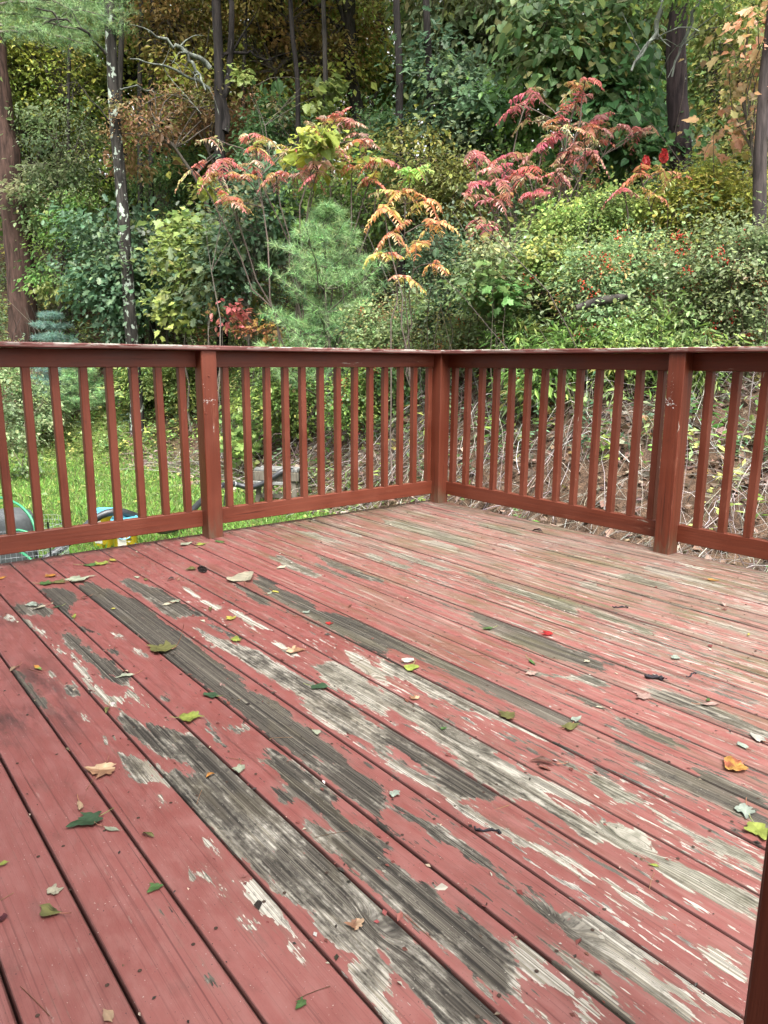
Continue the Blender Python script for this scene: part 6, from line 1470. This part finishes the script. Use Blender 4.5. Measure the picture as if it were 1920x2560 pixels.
# ------------------------------------------------------------------ fallen leaves on the deck
FC = {'green': (.06,.12,.035), 'dkgreen': (.03,.065,.03), 'pale': (.27,.29,.21), 'cream': (.36,.33,.24), 'bluish': (.25,.29,.24), 'yellow': (.34,.30,.06), 'ygreen': (.22,.26,.05), 'tan': (.28,.19,.12), 'orange': (.36,.16,.03),
      'red': (.32,.025,.02), 'brown': (.10,.045,.03), 'dkbrown': (.04,.022,.018), 'olive': (.11,.105,.035), 'pinktan': (.30,.20,.17), 'maroon': (.07,.01,.015), 'gold': (.30,.15,.035), 'white': (.40,.38,.33)}
for _k in FC: FC[_k] = tuple(.68*v for v in FC[_k])
DL = [
 (226,1414,42,'oval','green',"dark green leaf tucked beside a paler one near the left board ends"),
 (252,1411,34,'maple','ygreen',"bright green leaf on top of the darker one near the left board ends"),
 (282,1403,32,'oval','yellow',"yellow green sliver pointing away from the green pair near the left board ends"),
 (466,1362,42,'oval','pale',"pale green leaf lying just left of the left post's foot"),
 (500,1363,28,'maple','ygreen',"small yellow green leaf by the left post's foot, middle of three"),
 (549,1356,30,'oval','green',"narrow green leaf at the left post's foot, closest of three to it"),
 (487,1371,22,'lance','tan',"thin tan leaf in front of the left post's foot"),
 (124,1443,26,'maple','orange',"small orange red leaf behind the dark green clump at the left"),
 (120,1460,36,'maple','green',"dark green leaf on the left of the clump by the big pale leaf"),
 (146,1458,34,'maple','olive',"olive leaf on the right of the clump by the big pale leaf"),
 (202,1450,62,'maple','pale',"big pale green leaf lying across a joint at the left"),
 (477,1425,28,'maple','olive',"olive leaf touching the pine cone"),
 (613,1446,84,'fold','cream',"largest pale cream leaf, folded over, right of the pine cone"),
 (703,1421,38,'oval','cream',"cream curled leaf right of the folded cream one"),
 (428,1451,26,'curl','dkbrown',"dark brown curled leaf left of the pine cone"),
 (446,1452,22,'lance','tan',"thin tan sliver touching the dark curled leaf"),
 (342,1445,22,'oval','pale',"small pale leaf at the start of a grey worn patch"),
 (364,1451,20,'oval','olive',"small dull leaf beside a pale one on the worn patch"),
 (81,1514,32,'maple','bluish',"bluish white leaf on the worn board at the far left"),
 (100,1522,40,'lance2','cream',"cream willow shaped leaf below the bluish one"),
 (143,1519,22,'oval','dkgreen',"small dark green leaf right of the willow shaped one"),
 (186,1544,30,'lance2','ygreen',"thin yellow green leaf curled over a joint"),
 (213,1497,24,'curl','brown',"brown curled leaf left of the long dark board"),
 (418,1514,26,'oval','cream',"cream yellow leaf, left of a pair with a red stalk"),
 (440,1505,26,'maple','pale',"pale yellow leaf, right of a pair with a red stalk"),
 (283,1524,14,'oval','yellow',"tiny yellow leaf on the long dark board"),
 (579,1548,30,'maple','yellow',"bright yellow leaf in the middle left of the deck"),
 (527,1526,26,'curl','olive',"thin olive curl above the bright yellow leaf"),
 (674,1485,24,'oval','pale',"pale half of a touching pale and yellow pair"),
 (688,1481,26,'oval','yellow',"yellow half of a touching pale and yellow pair"),
 (590,1601,36,'maple','ygreen',"yellow green crumpled leaf below the bright yellow one"),
 (399,1624,72,'mapleS','olive',"large olive leaf with a long upright stalk"),
 (315,1692,46,'lance2','pale',"long pale leaf with a pointed tip on grey wood"),
 (527,1741,40,'heart','dkgreen',"dark grey green oval leaf at the edge of the dark board"),
 (481,1797,58,'maple','ygreen',"yellow and green crumpled leaf left of the dark board"),
 (95,1674,44,'lance2','orange',"orange and green leaf at the left among dark stains"),
 (38,1674,28,'curl','tan',"tan curled leaf at the far left over a joint"),
 (269,1777,34,'curl','olive',"olive curled leaf bridging a joint at the left"),
 (740,1629,46,'maple','tan',"flat tan leaf in the middle of the deck"),
 (797,1721,44,'oval','dkgreen',"dark green leaf on bleached grey wood"),
 (790,1833,34,'oval','pale',"pale leaf on the lower end of the long dark board"),
 (527,1942,28,'curl','orange',"orange brown curled leaf on the widest grey board"),
 (599,1927,36,'maple','pale',"pale green leaf right of the orange brown curl"),
 (255,1934,62,'maple','tan',"large tan and brown leaf on the red boards at left"),
 (823,1561,22,'maple','red',"small deep red leaf in the middle of the deck"),
 (875,1517,22,'lance2','brown',"small dark red sliver right of the pale bluish leaf"),
 (767,1533,22,'maple','bluish',"tiny bluish white leaf in the middle of the deck"),
 (553,1715,20,'curl','pinktan',"small tan curl above the dark oval leaf"),
 (4,1447,22,'oval','orange',"orange leaf cut by the left edge of the picture"),
 (1367,1587,32,'maple','red',"bright scarlet leaf right of the middle"),
 (1220,1574,30,'oval','green',"bright green leaf on the dark strip at right middle"),
 (1021,1655,34,'heart','white',"whitish upturned leaf above the round green one"),
 (1026,1673,46,'heart','ygreen',"round light green leaf in the middle of the deck"),
 (1330,1658,40,'lance2','green',"green rolled leaf right of the middle"),
 (1330,1687,30,'maple','pinktan',"pinkish brown standing leaf right of the middle"),
 (1466,1657,18,'maple','cream',"tiny cream leaf between the scarlet and the black bits"),
 (1604,1742,46,'maple','pinktan',"pale pinkish leaf at right below the black twig"),
 (1773,1764,48,'lance2','pinktan',"long pale tan leaf at right with a green bit behind"),
 (1770,1753,18,'oval','green',"small green bit behind the long tan leaf"),
 (1688,1648,24,'heart','bluish',"pale green round leaf at the right"),
 (1784,1452,26,'maple','gold',"golden orange leaf near the right post"),
 (1808,1514,28,'curl','pinktan',"pinkish curled leaf at the far right"),
 (1264,1791,50,'maple','olive',"olive yellow spread leaf at right of middle"),
 (1426,1821,44,'heart','olive',"olive leaf lying under a raised pale one"),
 (1441,1802,38,'oval','bluish',"pale bluish leaf standing on the olive one"),
 (1362,1910,62,'curl2','brown',"long reddish green rolled leaf below the olive spread one"),
 (1894,1849,36,'heart','white',"white leaf at the right edge above the orange ruffled one"),
 (1857,1869,34,'oval','bluish',"pale green pointed leaf at the right above the orange one"),
 (1834,1921,54,'ruffle','gold',"ruffled orange and yellow leaf at the right"),
 (1035,1747,26,'maple','tan',"small yellow tan leaf below the round green one"),
 (1109,1825,18,'oval','green',"tiny bright green leaf on grey wood in the middle"),
 (986,1991,34,'maple','bluish',"pale bluish leaf in the lower middle of the deck"),
 (1342,1330,30,'curl','dkbrown',"dark brown curled leaf in front of the right railing"),
 (1871,1588,20,'lance2','yellow',"small yellow leaf at the far right edge"),
 (1498,1771,22,'lance2','cream',"cream sliver at right of middle"),
 (214,2059,70,'maple','dkgreen',"big dark green leaf on the plain red boards at left"),
 (277,2076,48,'lance2','pale',"pale green pointed leaf right of the big dark green one"),
 (369,2091,36,'curl','olive',"brownish olive curl near the lower left white chips"),
 (200,2019,40,'lance2','tan',"pale brown sliver above the big dark green leaf"),
 (124,2283,62,'oval','olive',"olive oval leaf on the red boards at lower left"),
 (139,2229,34,'maple','cream',"small cream leaf above the olive oval one"),
 (385,2225,34,'maple','green',"small green leaf at lower left of the white chips"),
 (7,2164,24,'oval','ygreen',"yellow green leaf cut by the left edge low down"),
 (886,2318,40,'maple','tan',"brown and pale leaf on the lower grey board"),
 (751,2515,20,'maple','green',"tiny green leaf near the bottom edge"),
 (272,2546,44,'oval','tan',"tan leaf cut by the bottom edge"),
 (1863,2034,52,'maple','bluish',"bluish white three lobed leaf at the right edge"),
 (1900,2086,60,'maple','ygreen',"bright green leaf half hidden by the near brown post"),
 (1634,2167,30,'lance2','ygreen',"yellow green sliver on the lichened board at right"),
 (3,2302,30,'oval','maroon',"dark maroon leaf cut by the left edge near the bottom"),
]
def deck_leaf(i, px_, py_, ln, shp, colr, label):
    rng = np.random.default_rng(900+i)
    c = onz(px_, py_); dist = np.linalg.norm(c-CAM)
    L = max(.022, ln*dist/F*0.98)
    tpl = {'fold': 'heart', 'curl': 'oval', 'curl2': 'oval', 'lance2': 'oval', 'mapleS': 'maple', 'ruffle': 'heart', 'lance': 'lance'}.get(shp, shp)
    V, T = LT[tpl]; V = V.copy(); V[:, 2] = 0
    # two rounds of subdivision so that it can bend
    for _ in range(2):
        E = {}; Vl = [tuple(v) for v in V]; Tn = []
        def mid(a, b):
            k = (min(a, b), max(a, b))
            if k not in E: E[k] = len(Vl); Vl.append(tuple((np.array(Vl[a])+np.array(Vl[b]))/2))
            return E[k]
        for a, b, cc in T:
            m1, m2, m3 = mid(a, b), mid(b, cc), mid(cc, a); Tn += [[a, m1, m3], [m1, b, m2], [m3, m2, cc], [m1, m2, m3]]
        V = np.array(Vl); T = np.array(Tn)
    V[:, 0] += .06*np.sin(V[:, 1]*7+i*1.3)+.05*np.sin(V[:, 0]*11+i*2.1); V[:, 1] += .05*np.sin(V[:, 0]*9+i*.7)
    V[:, 0] *= rng.uniform(.75, 1.1)
    wid = {'lance2': .55, 'curl': .8, 'curl2': .7, 'oval': 1.15, 'fold': 1.1}.get(shp, 1.0)
    x = V[:, 0]*wid*L; y = (V[:, 1]-.45)*L
    z = .10*L*(V[:, 0]**2*2.2) + .16*L*rng.uniform(.2, 1)*(V[:, 1]-.45)**2 + .03*L*np.sin(V[:, 0]*9+i)*np.sin(V[:, 1]*8)
    if shp in ('curl', 'curl2'):
        a = V[:, 0]*rng.uniform(4.5, 6.5); r_ = L*wid/5.5; x = r_*np.sin(a); z = r_*(1-np.cos(a))*.9 + .10*L*np.sin(V[:, 1]*3.0)
    if shp == 'fold':
        up_ = V[:, 0] > .08; z = z+np.where(up_, .30*(V[:, 0]-.08)*L, 0); x = np.where(up_, x*.6, x)
    if shp == 'ruffle': z = z+.07*L*np.sin(V[:, 0]*16+1)*np.cos(V[:, 1]*13)+.03*L; x = x*1.15
    an = rng.uniform(0, 2*math.pi)
    if shp == 'mapleS': an = 2.2
    X = np.stack([x*math.cos(an)-y*math.sin(an), x*math.sin(an)+y*math.cos(an), z-z.min()], -1)
    col = np.array(FC[colr]); n = len(X)
    cl = np.tile(col, (n, 1))*(1+.25*np.sin(V[:, 0]*7+i)*np.sin(V[:, 1]*6+i*2))[:, None]*np.exp(rng.normal(0, .06, (n, 1)))
    cl *= np.where(np.abs(V[:, 0]) < .02, 1.25, 1)[:, None]
    if shp == 'ruffle': cl = np.where((np.sin(V[:, 0]*9)+np.cos(V[:, 1]*11) > .4)[:, None], cl*[.8, .45, 1], cl)
    if colr == 'orange' and shp == 'lance2': cl = np.where((V[:, 1] > .45)[:, None], cl, np.array([.10, .16, .04]))
    if colr == 'olive' and shp == 'oval': cl = np.where(((V[:, 0]-.12)**2+(V[:, 1]-.35)**2 < .015)[:, None], cl*.35, cl)
    if colr == 'tan' and shp == 'maple': cl = np.where((V[:, 1] < .35)[:, None], cl*1.5, cl*[.8, .6, .55])
    mb = MB(); mb.add(X, T, np.clip(cl, 0, .8), True)
    root = empty('fallen_leaf', (c[0], c[1], .0032+.0008*(i % 4)), label, 'leaf', 'fallen leaves on the deck')
    mb.build('blade', MLEAF_FALL, root)
    if tpl in ('maple', 'heart', 'oval') and L > .035:
        sl = L*(.9 if shp == 'mapleS' else .45)
        t = np.linspace(0, 1, 6); y0 = -.45*L
        lift = .09 if shp == 'mapleS' else .006
        P = np.stack([.12*sl*np.sin(t*2), y0-sl*t*(.5 if shp == 'mapleS' else 1), .002+lift*t*t], -1)
        P = np.stack([P[:, 0]*math.cos(an)-P[:, 1]*math.sin(an), P[:, 0]*math.sin(an)+P[:, 1]*math.cos(an), P[:, 2]], -1)
        ms = MB(); tube(ms, P, np.linspace(.0012, .0008, 6), 4, np.array([.22, .10, .06]) if colr not in ('green', 'ygreen', 'dkgreen') else np.array([.18, .2, .07])); ms.build('stalk', MLEAF_FALL, root)
for i, a in enumerate(DL): deck_leaf(i, *a)

def pine_cone():
    c = onz(506, 1430); root = empty('pine_cone', (c[0], c[1], .014), 'small dark pine cone with pale scale tips among the leaves', 'pine cone', None, R(20))
    mb = MB(); L = .058; t = np.linspace(0, 1, 7)
    tube(mb, np.stack([(t-.5)*L, 0*t, 0*t], -1), .009*np.sin(math.pi*(.12+.8*t)), 8, (.02, .014, .012)); mb.build('core', MTWIG, root)
    ms = MB(); n = 74; k = np.arange(n); f = (k+.5)/n; a = k*2.39996
    rr = .0145*np.sin(math.pi*(.16+.76*f))
    pos = np.stack([(f-.5)*L, .4*rr*np.cos(a), .4*rr*np.sin(a)], -1); ax = unit(np.stack([.55+0*a, np.cos(a), np.sin(a)], -1)); nr = unit(np.stack([-1+0*a, .6*np.cos(a), .6*np.sin(a)], -1))
    leaves(ms, 'oval', pos, ax, nr, rr*.95, np.tile([[.028, .02, .018]], (n, 1)), 1.5)
    leaves(ms, 'diamond', pos+ax*(rr*.62)[:, None]+nr*.0006, ax, nr, rr*.36, np.tile([[.30, .27, .26]], (n, 1)), 1.6)
    ms.build('scales', MLEAF_FALL, root)
pine_cone()
def bits():
    rng = np.random.default_rng(71)
    # black twig fragments
    for (x, y, ln, lab, rz, rad) in ((1634, 1698, .05, 'black bit of rotten twig at the right of the deck', -.7, .0058), (1728, 1690, .05, 'thin curled black stem right of the rotten twig', .3, .0022), (1218, 2080, .055, 'dark curled bark shred over a joint at lower right', -.6, .0028), (1550, 1520, .06, 'dark splinters on the algae stained boards at right', -.4, .0028)):
        c = onz(x, y); mb = MB(); t = np.linspace(-.5, .5, 9)
        tube(mb, np.stack([t*ln, .2*ln*np.sin(t*5), rad+.002*np.sin(t*20)], -1), rad*(1+.3*np.sin(t*17)), 7, (.02, .018, .022))
        if rad > .003:
            for s in (-.3, .1, .35): tube(mb, [(s*ln, 0, rad), (s*ln+.01, rad*1.2, rad*1.6), (s*ln+.02, rad*2, rad*1.2)], .0015, 4, (.02, .018, .02))
        o = mb.build('twig_fragment', MTWIG); o.location = (c[0], c[1], .002); o.rotation_euler = (0, 0, YAW-math.pi/2+rz); tag(o, lab, 'twig', 'dark twig bits on the deck')
    # crumbs, needles and flakes
    mb = MB(); N = 2600
    X = rng.uniform(-.09, 4.2, N); Y = rng.uniform(-3.7, .04, N)
    k = rng.random(N) < .45                                # gather in the joints and at the left board ends
    Y[k] = Y0+np.round((Y[k]-Y0)/PITCHB)*PITCHB+rng.normal(0, .006, k.sum()); Y = np.minimum(Y, .045)
    e = rng.random(N) < .22; X[e] = -.09+np.abs(rng.exponential(.07, e.sum()))
    sz = .006*np.exp(rng.normal(0, .5, N)); col = pick_cols(rng, [(.02,.015,.012,6),(.06,.04,.025,2),(.25,.21,.16,1.6),(.10,.03,.02,.6)], N, .2)
    leaves(mb, 'diamond', np.c_[X, Y, np.full(N, .0016)], unit(rng.normal(size=(N, 3))*[1.4, .7, .08]), unit(rng.normal(0, .2, (N, 3))+[0, 0, 1]), sz, col, .9)
    nc = 1500; cx = rng.uniform(0, 4.0, nc); cy = rng.uniform(-3.0, 0, nc)
    bf, _, _ = worn_fields(cx, cy); kp = (bf > .2) & (bf < .9) | (rng.random(nc) < .12); cx, cy = cx[kp], cy[kp]; nc = len(cx)
    leaves(mb, 'diamond', np.c_[cx, cy, np.full(nc, .0014)], unit(rng.normal(size=(nc, 3))*[1.6, .6, .12]), unit(rng.normal(0, .3, (nc, 3))+[0, 0, 1]), .011*np.exp(rng.normal(0, .45, nc)), pick_cols(rng, [(.11,.032,.028,5),(.24,.22,.19,1.4)], nc, .2), 1.0)
    n2 = 60; X = rng.uniform(0, 3.8, n2); Y = rng.uniform(-3.4, 0, n2); a = rng.uniform(0, 6.28, n2); L = rng.uniform(.04, .10, n2); t = np.linspace(0, 1, 4)
    P = np.stack([X[:, None]+np.cos(a)[:, None]*L[:, None]*t+.1*L[:, None]*t*t, Y[:, None]+np.sin(a)[:, None]*L[:, None]*t, np.full((n2, 4), .0022)], -1)
    tubes_many(mb, P, np.full((n2, 4), .0006), 3, pick_cols(rng, [(.16,.09,.045,2),(.10,.05,.025,1)], n2, .2))
    tag(mb.build('debris', MLEAF_FALL), 'dark crumbs, bark bits and pine needles scattered over the boards', 'debris', kind='stuff')
bits()
